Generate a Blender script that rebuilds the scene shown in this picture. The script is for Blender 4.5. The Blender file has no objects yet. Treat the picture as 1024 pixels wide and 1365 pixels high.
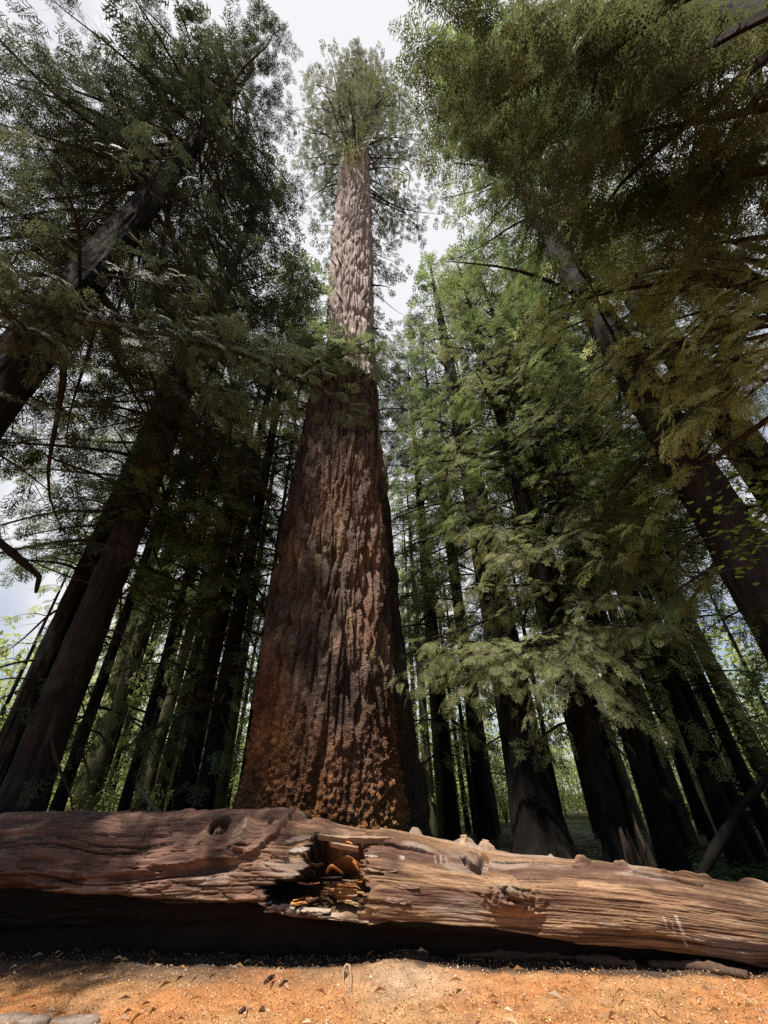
import bpy, math, random
import numpy as np
from mathutils import Vector, Matrix

random.seed(7)
RNG = np.random.default_rng(11)
sc = bpy.context.scene
COL = sc.collection
R = math.radians

# ------------------------------------------------------------------ camera
FPX, PITCH, ROLL, EYE = 545.0, R(35.0), R(1.77), 1.5
_f = np.array([0, math.cos(PITCH), math.sin(PITCH)])
_u0 = np.array([0, -math.sin(PITCH), math.cos(PITCH)])
_r0 = np.array([1.0, 0, 0])
CR = _r0 * math.cos(ROLL) - _u0 * math.sin(ROLL)
CU = _u0 * math.cos(ROLL) + _r0 * math.sin(ROLL)
CAM = np.array([0, 0, EYE])

def ray(px, py):
    d = _f * FPX + CR * (px - 512.0) - CU * (py - 682.5)
    return d / np.linalg.norm(d)

def at(px, py, D):
    """point on the sight line at horizontal distance D"""
    d = ray(px, py)
    return CAM + d * (D / math.hypot(d[0], d[1]))

def ground(px, py, z=0.0):
    d = ray(px, py)
    return CAM + d * ((z - EYE) / d[2])

def project(P):
    v = np.asarray(P, float) - CAM
    z = v @ _f
    zz = np.where(np.abs(z) < 1e-6, 1e-6, z)
    return 512 + FPX * (v @ CR) / zz, 682.5 - FPX * (v @ CU) / zz, z

cam_d = bpy.data.cameras.new("camera")
cam = bpy.data.objects.new("camera", cam_d)
COL.objects.link(cam)
cam_d.sensor_fit = 'HORIZONTAL'
cam_d.sensor_width = 36.0
cam_d.lens = 36.0 * FPX / 1024.0
cam_d.clip_start = 0.05
cam_d.clip_end = 2000
M = Matrix(((CR[0], CU[0], -_f[0], CAM[0]), (CR[1], CU[1], -_f[1], CAM[1]),
            (CR[2], CU[2], -_f[2], CAM[2]), (0, 0, 0, 1)))
cam.matrix_world = M
sc.camera = cam

SUN = np.array([-.21, -.35, .91]); SUN /= np.linalg.norm(SUN)

# ------------------------------------------------------------------ noise
def _hash(ix, iy, iz):
    h = (ix.astype(np.uint32) * np.uint32(374761393) + iy.astype(np.uint32) * np.uint32(668265263)
         + iz.astype(np.uint32) * np.uint32(2147483647 - 1274126177))
    h = (h ^ (h >> np.uint32(13))) * np.uint32(1274126177)
    h = h ^ (h >> np.uint32(16))
    return (h & np.uint32(0xFFFFFF)).astype(np.float32) / np.float32(0xFFFFFF)

np.seterr(over='ignore')
def worley(x, y, z):
    """cell noise: F1, F2, random value of the nearest cell"""
    x, y, z = np.broadcast_arrays(np.asarray(x, np.float64), y, z)
    ix, iy, iz = (np.floor(q).astype(np.int64) for q in (x, y, z))
    f1 = np.full(x.shape, 9.0); f2 = np.full(x.shape, 9.0); idv = np.zeros(x.shape)
    for a in (-1, 0, 1):
        for b in (-1, 0, 1):
            for c in (-1, 0, 1):
                cx, cy, cz = ix + a, iy + b, iz + c
                h1 = _hash(cx, cy, cz); h2 = _hash(cx + 101, cy + 57, cz - 33); h3 = _hash(cx - 77, cy + 19, cz + 211)
                d = np.sqrt((cx + h1 - x) ** 2 + (cy + h2 - y) ** 2 + (cz + h3 - z) ** 2)
                n = d < f1
                f2 = np.where(n, f1, np.minimum(f2, d)); idv = np.where(n, _hash(cx + 7, cy - 91, cz + 5), idv); f1 = np.where(n, d, f1)
    return f1, f2, idv

def noise(x, y, z=0.0):
    """value noise, 0..1"""
    x, y, z = np.broadcast_arrays(np.asarray(x, np.float64), y, z)
    fx, fy, fz = np.floor(x), np.floor(y), np.floor(z)
    ix, iy, iz = fx.astype(np.int64), fy.astype(np.int64), fz.astype(np.int64)
    tx, ty, tz = x - fx, y - fy, z - fz
    tx = tx * tx * tx * (tx * (tx * 6 - 15) + 10)
    ty = ty * ty * ty * (ty * (ty * 6 - 15) + 10)
    tz = tz * tz * tz * (tz * (tz * 6 - 15) + 10)
    def g(a, b, c): return _hash(ix + a, iy + b, iz + c)
    c00 = g(0, 0, 0) * (1 - tx) + g(1, 0, 0) * tx
    c10 = g(0, 1, 0) * (1 - tx) + g(1, 1, 0) * tx
    c01 = g(0, 0, 1) * (1 - tx) + g(1, 0, 1) * tx
    c11 = g(0, 1, 1) * (1 - tx) + g(1, 1, 1) * tx
    return (c00 * (1 - ty) + c10 * ty) * (1 - tz) + (c01 * (1 - ty) + c11 * ty) * tz

def fbm(x, y, z=0.0, o=4):
    s, a, t = 0.0, 1.0, 0.0
    for i in range(o):
        s = s + a * noise(np.asarray(x) * 2 ** i + 17.3 * i, np.asarray(y) * 2 ** i - 9.1 * i, np.asarray(z) * 2 ** i + 3.7 * i)
        t += a
        a *= 0.5
    return s / t

def ridge(x, y, z=0.0):
    return 1 - np.abs(2 * noise(x, y, z) - 1)

def sstep(a, b, x):
    t = np.clip((x - a) / (b - a), 0, 1)
    return t * t * (3 - 2 * t)

# ------------------------------------------------------------------ mesh + object helpers
def mesh_np(name, V, F, mats, mat_idx=None, attrs=None, smooth=False):
    """V (n,3), F list of index arrays of equal-width faces (tri or quad)"""
    me = bpy.data.meshes.new(name)
    V = np.ascontiguousarray(V, np.float32)
    Fs = [np.ascontiguousarray(f, np.int32) for f in F if len(f)]
    me.vertices.add(len(V)); me.vertices.foreach_set("co", V.ravel())
    loops = np.concatenate([f.ravel() for f in Fs])
    tot = np.concatenate([np.full(len(f), f.shape[1], np.int32) for f in Fs])
    start = np.concatenate([[0], np.cumsum(tot)[:-1]]).astype(np.int32)
    me.loops.add(len(loops)); me.loops.foreach_set("vertex_index", loops)
    me.polygons.add(len(tot)); me.polygons.foreach_set("loop_start", start)
    if mat_idx is not None:
        me.polygons.foreach_set("material_index", np.ascontiguousarray(mat_idx, np.int32))
    me.update(calc_edges=True)
    me.polygons.foreach_set("use_smooth", np.full(len(tot), smooth, bool))
    for m in mats: me.materials.append(m)
    for k, a in (attrs or {}).items():
        a = np.asarray(a, np.float32)
        if a.ndim == 1:
            at_ = me.attributes.new(k, 'FLOAT', 'POINT'); at_.data.foreach_set("value", a)
        else:
            at_ = me.attributes.new(k, 'FLOAT_COLOR', 'POINT')
            at_.data.foreach_set("color", np.ascontiguousarray(np.c_[a, np.ones(len(a))], np.float32).ravel())
    me.update()
    return me

def link(name, me, parent=None):
    o = bpy.data.objects.new(name, me); COL.objects.link(o)
    if parent is not None: o.parent = parent
    return o

def tag(o, label, cat, group=None, kind=None):
    if label: o['label'] = label
    if cat: o['category'] = cat
    if group: o['group'] = group
    if kind: o['kind'] = kind
    return o

def empty(name, loc, label, cat, group=None):
    o = bpy.data.objects.new(name, None); COL.objects.link(o)
    o.location = [float(c) for c in loc]; o.empty_display_size = 0.2
    return tag(o, label, cat, group)

class Acc:
    """collects pieces into one mesh"""
    def __init__(s): s.V, s.F, s.I, s.T, s.n = [], [], [], [], 0
    def add(s, V, F, mi=0, tint=None):
        V = np.asarray(V, np.float32); F = np.asarray(F, np.int64)
        if len(V) == 0 or len(F) == 0: return
        s.V.append(V); s.F.append(F + s.n); s.I.append(np.full(len(F), mi)); s.n += len(V)
        s.T.append(np.full(len(V), 0.5 if tint is None else tint, np.float32) if np.ndim(tint) == 0 else np.asarray(tint, np.float32))
    def mesh(s, name, mats, origin=(0, 0, 0), smooth=False):
        V = np.concatenate(s.V) - np.asarray(origin, np.float32)
        return mesh_np(name, V, s.F, mats, np.concatenate(s.I), {'tint': np.concatenate(s.T)}, smooth)

def grid_faces(nr, nc, wrap=True):
    i = np.arange(nr - 1)[:, None]; j = np.arange(nc if wrap else nc - 1)[None, :]
    a = i * nc + j; b = i * nc + (j + 1) % nc
    return np.stack([a, b, b + nc, a + nc], -1).reshape(-1, 4)

def tube(P, rad, ns=6, cap=True, rough=0.0, seed=0):
    P = np.asarray(P, float); n = len(P)
    rad = np.broadcast_to(np.asarray(rad, float), (n,))
    T = np.gradient(P, axis=0); T /= np.linalg.norm(T, axis=1)[:, None] + 1e-9
    ref = np.array([0, 0, 1.0]) if abs(T[0][2]) < 0.9 else np.array([1.0, 0, 0])
    V = []
    a0 = ref - T[0] * (ref @ T[0]); a0 /= np.linalg.norm(a0)
    th = np.linspace(0, 2 * math.pi, ns, endpoint=False)
    for i in range(n):
        a0 = a0 - T[i] * (a0 @ T[i]); a0 /= np.linalg.norm(a0) + 1e-9
        b = np.cross(T[i], a0)
        r = rad[i] * (1 + rough * (noise(np.cos(th) * 1.5 + seed, np.sin(th) * 1.5, i * 0.6 + seed) - .5) * 2 if rough else 1)
        V.append(P[i] + (np.cos(th) * r)[:, None] * a0 + (np.sin(th) * r)[:, None] * b)
    V = np.concatenate(V); F = grid_faces(n, ns)
    if cap:
        V = np.concatenate([V, P[:1], P[-1:]])
        k = np.arange(ns); e0, e1 = n * ns, n * ns + 1
        c0 = np.stack([np.full(ns, e0), (k + 1) % ns, k, k], -1)
        o = (n - 1) * ns
        c1 = np.stack([np.full(ns, e1), o + k, o + (k + 1) % ns, o + (k + 1) % ns], -1)
        return V, F, np.concatenate([c0, c1])[:, :3]
    return V, F, np.zeros((0, 3), int)

def add_tube(acc, P, rad, ns=6, mi=0, rough=0.0, seed=0, tint=0.5):
    V, F, C = tube(P, rad, ns, True, rough, seed)
    base = acc.n
    acc.add(V, F, mi, tint)
    if len(C):
        acc.F.append(C + base); acc.I.append(np.full(len(C), mi))

# ------------------------------------------------------------------ materials
def nodes(name):
    m = bpy.data.materials.new(name); m.use_nodes = True
    nt = m.node_tree; nt.nodes.clear()
    out = nt.nodes.new('ShaderNodeOutputMaterial')
    return m, nt, out

def N(nt, t, **kw):
    n = nt.nodes.new(t)
    for k, v in kw.items():
        if hasattr(n, k): setattr(n, k, v)
        else: n.inputs[k.replace('_', ' ')].default_value = v
    return n

def ramp(nt, stops, fac=None):
    r = nt.nodes.new('ShaderNodeValToRGB'); cr = r.color_ramp
    while len(cr.elements) < len(stops): cr.elements.new(0.5)
    for e, (p, c) in zip(cr.elements, stops):
        e.position = p; e.color = (*c, 1) if len(c) == 3 else c
    if fac is not None: nt.links.new(fac, r.inputs[0])
    return r

def mat_leaf(name, dark, mid, light, trans=0.35, rough=0.55):
    m, nt, out = nodes(name); L = nt.links
    at_ = N(nt, 'ShaderNodeAttribute', attribute_name='tint')
    tc = N(nt, 'ShaderNodeTexCoord')
    no = N(nt, 'ShaderNodeTexNoise'); no.inputs['Scale'].default_value = 0.9; no.inputs['Detail'].default_value = 3
    L.new(tc.outputs['Object'], no.inputs['Vector'])
    ad = N(nt, 'ShaderNodeMath', operation='MULTIPLY_ADD'); ad.inputs[1].default_value = 0.7
    L.new(no.outputs['Fac'], ad.inputs[0])
    ad2 = N(nt, 'ShaderNodeMath', operation='MULTIPLY_ADD'); ad2.inputs[1].default_value = 0.75; ad2.inputs[2].default_value = -0.22
    L.new(at_.outputs['Fac'], ad2.inputs[0]); L.new(ad2.outputs[0], ad.inputs[2])
    r = ramp(nt, [(0.12, dark), (0.5, mid), (0.92, light)], ad.outputs[0])
    p = N(nt, 'ShaderNodeBsdfPrincipled'); p.inputs['Roughness'].default_value = rough
    p.inputs['Specular IOR Level'].default_value = 0.25
    t = N(nt, 'ShaderNodeBsdfTranslucent')
    hs = N(nt, 'ShaderNodeHueSaturation'); hs.inputs['Hue'].default_value = 0.485; hs.inputs['Value'].default_value = 1.25
    L.new(r.outputs[0], p.inputs['Base Color']); L.new(r.outputs[0], hs.inputs['Color']); L.new(hs.outputs[0], t.inputs['Color'])
    mx = N(nt, 'ShaderNodeMixShader'); mx.inputs[0].default_value = trans
    L.new(p.outputs[0], mx.inputs[1]); L.new(t.outputs[0], mx.inputs[2]); L.new(mx.outputs[0], out.inputs[0])
    return m

def mat_bark(name, c0, c1, c2, sx=9, sz=1.6, bump=0.6, dist=0.04):
    m, nt, out = nodes(name); L = nt.links
    tc = N(nt, 'ShaderNodeTexCoord'); mp = N(nt, 'ShaderNodeMapping'); mp.inputs['Scale'].default_value = (sx, sx, sz)
    L.new(tc.outputs['Object'], mp.inputs[0])
    n1 = N(nt, 'ShaderNodeTexNoise'); n1.inputs['Scale'].default_value = 1; n1.inputs['Detail'].default_value = 6; n1.inputs['Roughness'].default_value = .65
    L.new(mp.outputs[0], n1.inputs['Vector'])
    v = N(nt, 'ShaderNodeTexVoronoi', feature='DISTANCE_TO_EDGE'); v.inputs['Scale'].default_value = 1.1
    mxv = N(nt, 'ShaderNodeMixRGB', blend_type='ADD'); mxv.inputs[0].default_value = 0.6
    L.new(mp.outputs[0], mxv.inputs[1]); L.new(n1.outputs['Color'], mxv.inputs[2]); L.new(mxv.outputs[0], v.inputs['Vector'])
    n2 = N(nt, 'ShaderNodeTexNoise'); n2.inputs['Scale'].default_value = 1.3; n2.inputs['Detail'].default_value = 4
    L.new(tc.outputs['Object'], n2.inputs['Vector'])
    mxf = N(nt, 'ShaderNodeMath', operation='MULTIPLY_ADD'); mxf.inputs[1].default_value = .5
    L.new(n1.outputs['Fac'], mxf.inputs[0])
    h = N(nt, 'ShaderNodeMath', operation='MULTIPLY'); h.inputs[1].default_value = .5; L.new(n2.outputs['Fac'], h.inputs[0])
    L.new(h.outputs[0], mxf.inputs[2])
    r = ramp(nt, [(0.3, c0), (0.5, c1), (0.72, c2)], mxf.outputs[0])
    hb = N(nt, 'ShaderNodeMath', operation='MULTIPLY_ADD'); hb.inputs[1].default_value = 1.2
    L.new(v.outputs['Distance'], hb.inputs[0]); L.new(n1.outputs['Fac'], hb.inputs[2])
    b = N(nt, 'ShaderNodeBump'); b.inputs['Strength'].default_value = bump; b.inputs['Distance'].default_value = dist
    L.new(hb.outputs[0], b.inputs['Height'])
    p = N(nt, 'ShaderNodeBsdfPrincipled'); p.inputs['Roughness'].default_value = .9; p.inputs['Specular IOR Level'].default_value = .12
    L.new(r.outputs[0], p.inputs['Base Color']); L.new(b.outputs[0], p.inputs['Normal']); L.new(p.outputs[0], out.inputs[0])
    return m

def mat_vcol(name, scale=(30, 30, 30), amt=0.5, bump=0.5, dist=0.01, rough=.85, vor=None, det=6):
    """vertex colour (kind of surface) times fine procedural variation, fine bump"""
    m, nt, out = nodes(name); L = nt.links
    at_ = N(nt, 'ShaderNodeAttribute', attribute_name='col')
    tc = N(nt, 'ShaderNodeTexCoord'); mp = N(nt, 'ShaderNodeMapping'); mp.inputs['Scale'].default_value = scale
    L.new(tc.outputs['Object'], mp.inputs[0])
    n1 = N(nt, 'ShaderNodeTexNoise'); n1.inputs['Scale'].default_value = 1; n1.inputs['Detail'].default_value = det; n1.inputs['Roughness'].default_value = .7
    L.new(mp.outputs[0], n1.inputs['Vector'])
    lo = 1 - amt
    r = ramp(nt, [(0.3, (lo, lo, lo)), (0.7, (1 + amt * .6,) * 3)], n1.outputs['Fac'])
    mx = N(nt, 'ShaderNodeMixRGB', blend_type='MULTIPLY'); mx.inputs[0].default_value = 1
    L.new(at_.outputs['Color'], mx.inputs[1]); L.new(r.outputs[0], mx.inputs[2])
    p = N(nt, 'ShaderNodeBsdfPrincipled'); p.inputs['Roughness'].default_value = rough; p.inputs['Specular IOR Level'].default_value = .15
    L.new(mx.outputs[0], p.inputs['Base Color'])
    hgt = n1.outputs['Fac']
    if vor:
        v = N(nt, 'ShaderNodeTexVoronoi'); v.inputs['Scale'].default_value = vor
        L.new(tc.outputs['Object'], v.inputs['Vector'])
        s = N(nt, 'ShaderNodeMath', operation='MULTIPLY_ADD'); s.inputs[1].default_value = -1.0
        L.new(v.outputs['Distance'], s.inputs[0]); L.new(n1.outputs['Fac'], s.inputs[2]); hgt = s.outputs[0]
    b = N(nt, 'ShaderNodeBump'); b.inputs['Strength'].default_value = bump; b.inputs['Distance'].default_value = dist
    L.new(hgt, b.inputs['Height']); L.new(b.outputs[0], p.inputs['Normal']); L.new(p.outputs[0], out.inputs[0])
    return m

LEAF_DARK = mat_leaf("dark_hemlock_needles", (.016, .021, .011), (.036, .045, .021), (.078, .088, .042), .42)
LEAF_OLIVE = mat_leaf("olive_hemlock_needles", (.036, .06, .02), (.095, .138, .048), (.17, .225, .085), .55)
LEAF_OVER = mat_leaf('overhanging_hemlock_needles', (.022, .03, .013), (.056, .07, .027), (.11, .125, .05), .5)
LEAF_YOUNG = mat_leaf("young_hemlock_needles", (.05, .065, .022), (.122, .142, .055), (.24, .26, .12), .5)
LEAF_GREY = mat_leaf("fir_needles", (.04, .046, .028), (.085, .094, .056), (.155, .16, .10), .5)
LEAF_BRIGHT = mat_leaf("broad_leaves", (.10, .14, .035), (.22, .27, .09), (.38, .42, .19), .55)
LEAF_MAPLE = mat_leaf("maple_leaves", (.06, .12, .02), (.11, .2, .04), (.17, .27, .07), .45)
LEAF_FERN = mat_leaf("fern_leaves", (.015, .03, .008), (.03, .06, .015), (.07, .11, .03), .3)
BARK_DARK = mat_bark("dark_bark", (.0025, .002, .0018), (.006, .005, .0045), (.02, .0165, .0145))
BARK_GREY = mat_bark("grey_bark", (.005, .0043, .004), (.016, .014, .0132), (.052, .046, .043))
BARK_FIR = mat_bark("pale_fir_bark", (.07, .05, .042), (.19, .15, .135), (.34, .29, .27), 5, 1.1, .9, .12)
TWIG = mat_bark("twig_bark", (.012, .009, .007), (.028, .021, .017), (.05, .04, .03), 20, 20, .3, .01)
BARK_BACK = mat_bark("mossy_bark", (.03, .028, .016), (.07, .065, .035), (.13, .12, .07))

# ------------------------------------------------------------------ foliage
def sdist(poly, X, Y):
    """signed distance, negative inside"""
    d = np.full(X.shape, 1e9); ins = np.zeros(X.shape, bool); n = len(poly)
    for i in range(n):
        a, b = poly[i], poly[(i + 1) % n]
        ab = b - a; t = np.clip(((X - a[0]) * ab[0] + (Y - a[1]) * ab[1]) / (ab @ ab + 1e-12), 0, 1)
        d = np.minimum(d, np.hypot(X - a[0] - t * ab[0], Y - a[1] - t * ab[1]))
        c = ((a[1] > Y) != (b[1] > Y)) & (X < (b[0] - a[0]) * (Y - a[1]) / (b[1] - a[1] + 1e-12) + a[0])
        ins ^= c
    return np.where(ins, -d, d)

def kite(p, d, side, L, w):
    """a flat twig of needles: base, left, tip, right"""
    p = np.asarray(p, float)
    return [p, p + d * L * .42 + side * w, p + d * L, p + d * L * .42 - side * w]

def frond(L, pairs, subs, w, seed, droop=.18):
    rg = random.Random(seed); V = []; Z = np.array([0, 0, 1.0])
    X = np.array([1.0, 0, 0])
    V += kite([0, 0, 0], X, np.array([0, 1.0, 0]), L, w * .7)
    for i in range(pairs):
        t = .06 + .86 * (i + rg.random() * .5) / pairs
        for s in (-1, 1):
            ln = L * (.50 * (1 - t) ** .75 + .10) * rg.uniform(.75, 1.2)
            a = R(rg.uniform(42, 62)) * s
            d = np.array([math.cos(a), math.sin(a), rg.uniform(-.25, .05)])
            p0 = np.array([L * t, 0, 0])
            sd = np.array([-math.sin(a), math.cos(a), rg.uniform(-.3, .3)])
            V += kite(p0, d, sd, ln, w)
            for k in range(subs):
                tt = .22 + .62 * (k + rg.random() * .6) / max(subs, 1)
                s2 = s if k % 2 else -s
                a2 = a + s2 * R(rg.uniform(38, 58))
                d2 = np.array([math.cos(a2), math.sin(a2), rg.uniform(-.3, .1)])
                V += kite(p0 + d * ln * tt, d2, np.array([-math.sin(a2), math.cos(a2), rg.uniform(-.3, .3)]), ln * (.55 - .3 * tt), w * .85)
    V = np.array(V); V[:, 2] -= droop * (V[:, 0] ** 2 + V[:, 1] ** 2) / L
    return V

LODS = {0: [frond(.40, 8, 3, .0075, s) for s in range(5)],
        1: [frond(.50, 7, 2, .012, 10 + s) for s in range(5)],
        2: [frond(.75, 5, 1, .030, 20 + s) for s in range(4)],
        3: [frond(1.5, 4, 0, .12, 30 + s) for s in range(4)]}

def place_fronds(acc, P, D, U, S, T, lod, mi=0):
    """P pos, D direction, U approx. up, S scale, T tint"""
    tm = LODS[lod]; n = len(P)
    if n == 0: return
    D = D / (np.linalg.norm(D, axis=1)[:, None] + 1e-9)
    B = np.cross(U, D); B /= np.linalg.norm(B, axis=1)[:, None] + 1e-9
    U = np.cross(D, B)
    pick = RNG.integers(0, len(tm), n)
    for k, t in enumerate(tm):
        q = np.nonzero(pick == k)[0]
        if not len(q): continue
        W = (P[q, None, :] + S[q, None, None] * (t[None, :, 0:1] * D[q, None, :] + t[None, :, 1:2] * B[q, None, :] + t[None, :, 2:3] * U[q, None, :]))
        m = len(t)
        F = np.arange(len(q) * m).reshape(-1, 4)
        acc.add(W.reshape(-1, 3), F, mi, np.repeat(T[q], m))

Z3 = np.array([0, 0, 1.0])
STAT = {0: 0, 1: 0, 2: 0, 3: 0}

def bough(acc, p0, az, el, L, droop, lod=1, dens=1.0, wid=.36, hang=.35, r0=None, tint=.5, fs=1.0, bare=.12, wob=.16, twigs=True, up=.0, clump=.58):
    """one limb with side twigs and needle sprays; az measured from +x"""
    p0 = np.asarray(p0, float)
    side_sp = {0: .15, 1: .2, 2: .34, 3: .7}[lod] / dens
    fr_sp = {0: .17, 1: .22, 2: .36, 3: .7}[lod] / math.sqrt(dens)
    h = np.array([math.cos(az), math.sin(az), 0]); lat = np.array([-math.sin(az), math.cos(az), 0])
    ph = RNG.uniform(0, 6.28, 3)
    def axis(t):
        t = np.asarray(t)
        w1 = wob * L * .5 * (np.sin(t * 4.1 + ph[0]) - math.sin(ph[0])) * t
        w2 = wob * L * .35 * (np.sin(t * 5.3 + ph[1]) - math.sin(ph[1])) * t
        return (p0 + h * (L * t * math.cos(el))[:, None] + Z3 * (L * t * math.sin(el) - droop * L * t ** 1.8 + up * L * t ** 4 + w2)[:, None] + lat * w1[:, None])
    tt = np.linspace(0, 1, 9)
    A = axis(tt)
    if r0 is None: r0 = .012 * L + .008
    add_tube(acc, A, r0 * (1 - tt) ** .8 + .004, 5 if lod < 2 else 4, 1, .15, ph[2])
    n = max(4, int(L * (1 - bare) / side_sp)) * 2
    t = bare + (1 - bare) * (np.arange(n) + RNG.uniform(0, 1, n)) / n
    sg = np.where(np.arange(n) % 2 == 0, 1.0, -1.0)
    a0 = axis(t); T = axis(t + .02) - axis(t - .02); T /= np.linalg.norm(T, axis=1)[:, None]
    sl = (wid * L * (1 - t) ** .75 * np.clip((t - bare) / .18, .25, 1) + .22) * RNG.uniform(.3, 1.3, n)
    ang = R(52) + RNG.normal(0, .26, n)
    LT = np.cross(Z3, T); LT /= np.linalg.norm(LT, axis=1)[:, None] + 1e-9
    sd = T * np.cos(ang)[:, None] + LT * (np.sin(ang) * sg)[:, None] + Z3 * RNG.normal(-.10, .26, n)[:, None]
    sd /= np.linalg.norm(sd, axis=1)[:, None]
    cnt = np.maximum(1, np.round(sl / fr_sp)).astype(int)
    idx = np.repeat(np.arange(n), cnt)
    k = np.concatenate([np.arange(c) for c in cnt])
    s = (k + RNG.uniform(.2, .9, len(k))) / cnt[idx] * sl[idx]
    P = a0[idx] + sd[idx] * s[:, None] - Z3 * (hang * s ** 2 / (sl[idx] + .3) * .9)[:, None]
    alt = np.where(k % 2 == 0, 1.0, -1.0)
    dl = np.cross(Z3, sd[idx])
    last = (k == cnt[idx] - 1)
    D = sd[idx] * .9 + dl * (alt * .75 * ~last)[:, None] - Z3 * (hang * (.4 + .9 * s / (sl[idx] + .2)) + RNG.normal(.05, .18, len(k)))[:, None]
    U = Z3 + RNG.normal(0, .28, (len(k), 3))
    S = fs * RNG.uniform(.65, 1.25, len(k)) * np.clip(.65 + .35 * s / (sl[idx] + .01), .6, 1)
    cs = .55 if lod < 2 else 1.1
    cl = noise(P[:, 0] / cs + 31, P[:, 1] / cs, P[:, 2] / cs) + .35 * noise(P[:, 0] / .22, P[:, 1] / .22, P[:, 2] / .22)
    kp = (cl > clump)
    P, D, U, S, k, idx, s = P[kp], D[kp], U[kp], S[kp], k[kp], idx[kp], s[kp]
    tn = np.clip(tint + .5 * (cl[kp] - .75) + RNG.normal(0, .13, len(k)) + .14 * (s / (sl[idx] + .01) - .5), 0, 1)
    place_fronds(acc, P, D, U, S, tn, lod, 0)
    STAT[lod] += len(P)
    # limb-tip spray
    place_fronds(acc, A[-1:], T[-1:] - Z3 * hang * .5, Z3[None, :] * 1.0, np.array([fs * 1.2]), np.array([tint + .1]), lod, 0)
    if twigs and lod < 2:
        end = a0 + sd * sl[:, None] - Z3 * (hang * sl ** 2 / (sl + .3) * .9)[:, None]
        mid = a0 + sd * (sl * .5)[:, None] - Z3 * (hang * (sl * .5) ** 2 / (sl + .3) * .9)[:, None]
        w = (.004 + .003 * sl)[:, None]
        c1 = LT * w; c2 = Z3 * w
        V = np.stack([a0 + c1, a0 - c1 * .5 + c2, a0 - c1 * .5 - c2, mid + c1 * .7, mid - c1 * .35 + c2 * .7, mid - c1 * .35 - c2 * .7, end], 1)
        b = (np.arange(n) * 7)[:, None]
        Q = np.concatenate([b + np.array([0, 1, 4, 3]), b + np.array([1, 2, 5, 4]), b + np.array([2, 0, 3, 5])])
        Tt = np.concatenate([b + np.array([3, 4, 6]), b + np.array([4, 5, 6]), b + np.array([5, 3, 6])])
        base = acc.n
        acc.add(V.reshape(-1, 3), Q, 1)
        acc.F.append(Tt + base); acc.I.append(np.full(len(Tt), 1))
    return A

GAP = np.array([(378, -500), (376, 60), (366, 130), (345, 185), (392, 240), (428, 300), (430, 395), (508, 395), (535, 450), (552, 340), (560, 200), (552, 100), (572, 40), (576, -500)], float)
def in_gap(P):
    x, y, z = project(P)
    return np.any((sdist(GAP, x, y) < 4) & (z > 0))

def shades_hero(P):
    """would this piece of foliage keep the sun off the log, the ground in front, the two big stems?"""
    for q in np.atleast_2d(P):
        if q[2] > 2:
            t = (q[2] - .8) / SUN[2]; T = q - SUN * t
            if -6 < T[0] < 6.5 and 4.6 < T[1] < 7.6: return True
        for yp, xa, xb, za, zb in ((8.9, -2.2, 1.5, .5, 15), (11.3, -1.6, 1.2, 14, 62), (8.6, .8, 4.2, 3.2, 7.0)):
            if q[1] < yp - .5:
                t = (yp - q[1]) / -SUN[1]; T = q - SUN * t
                if xa - .5 < T[0] < xb + .5 and za < T[2] < zb: return True
    return False

def shades_right(P):
    for q in np.atleast_2d(P):
        for zt in (8.0, 11.0):
            if q[2] > zt + 1:
                T = q - SUN * ((q[2] - zt) / SUN[2])
                if 2.2 < T[0] < 7.2 and 4.2 < T[1] < 9.5: return True
    return False

def in_view(P, m=260):
    x, y, z = project(P)
    return np.any((z > .3) & (x > -m) & (x < 1024 + m) & (y > -m) & (y < 1365 + m))

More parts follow.
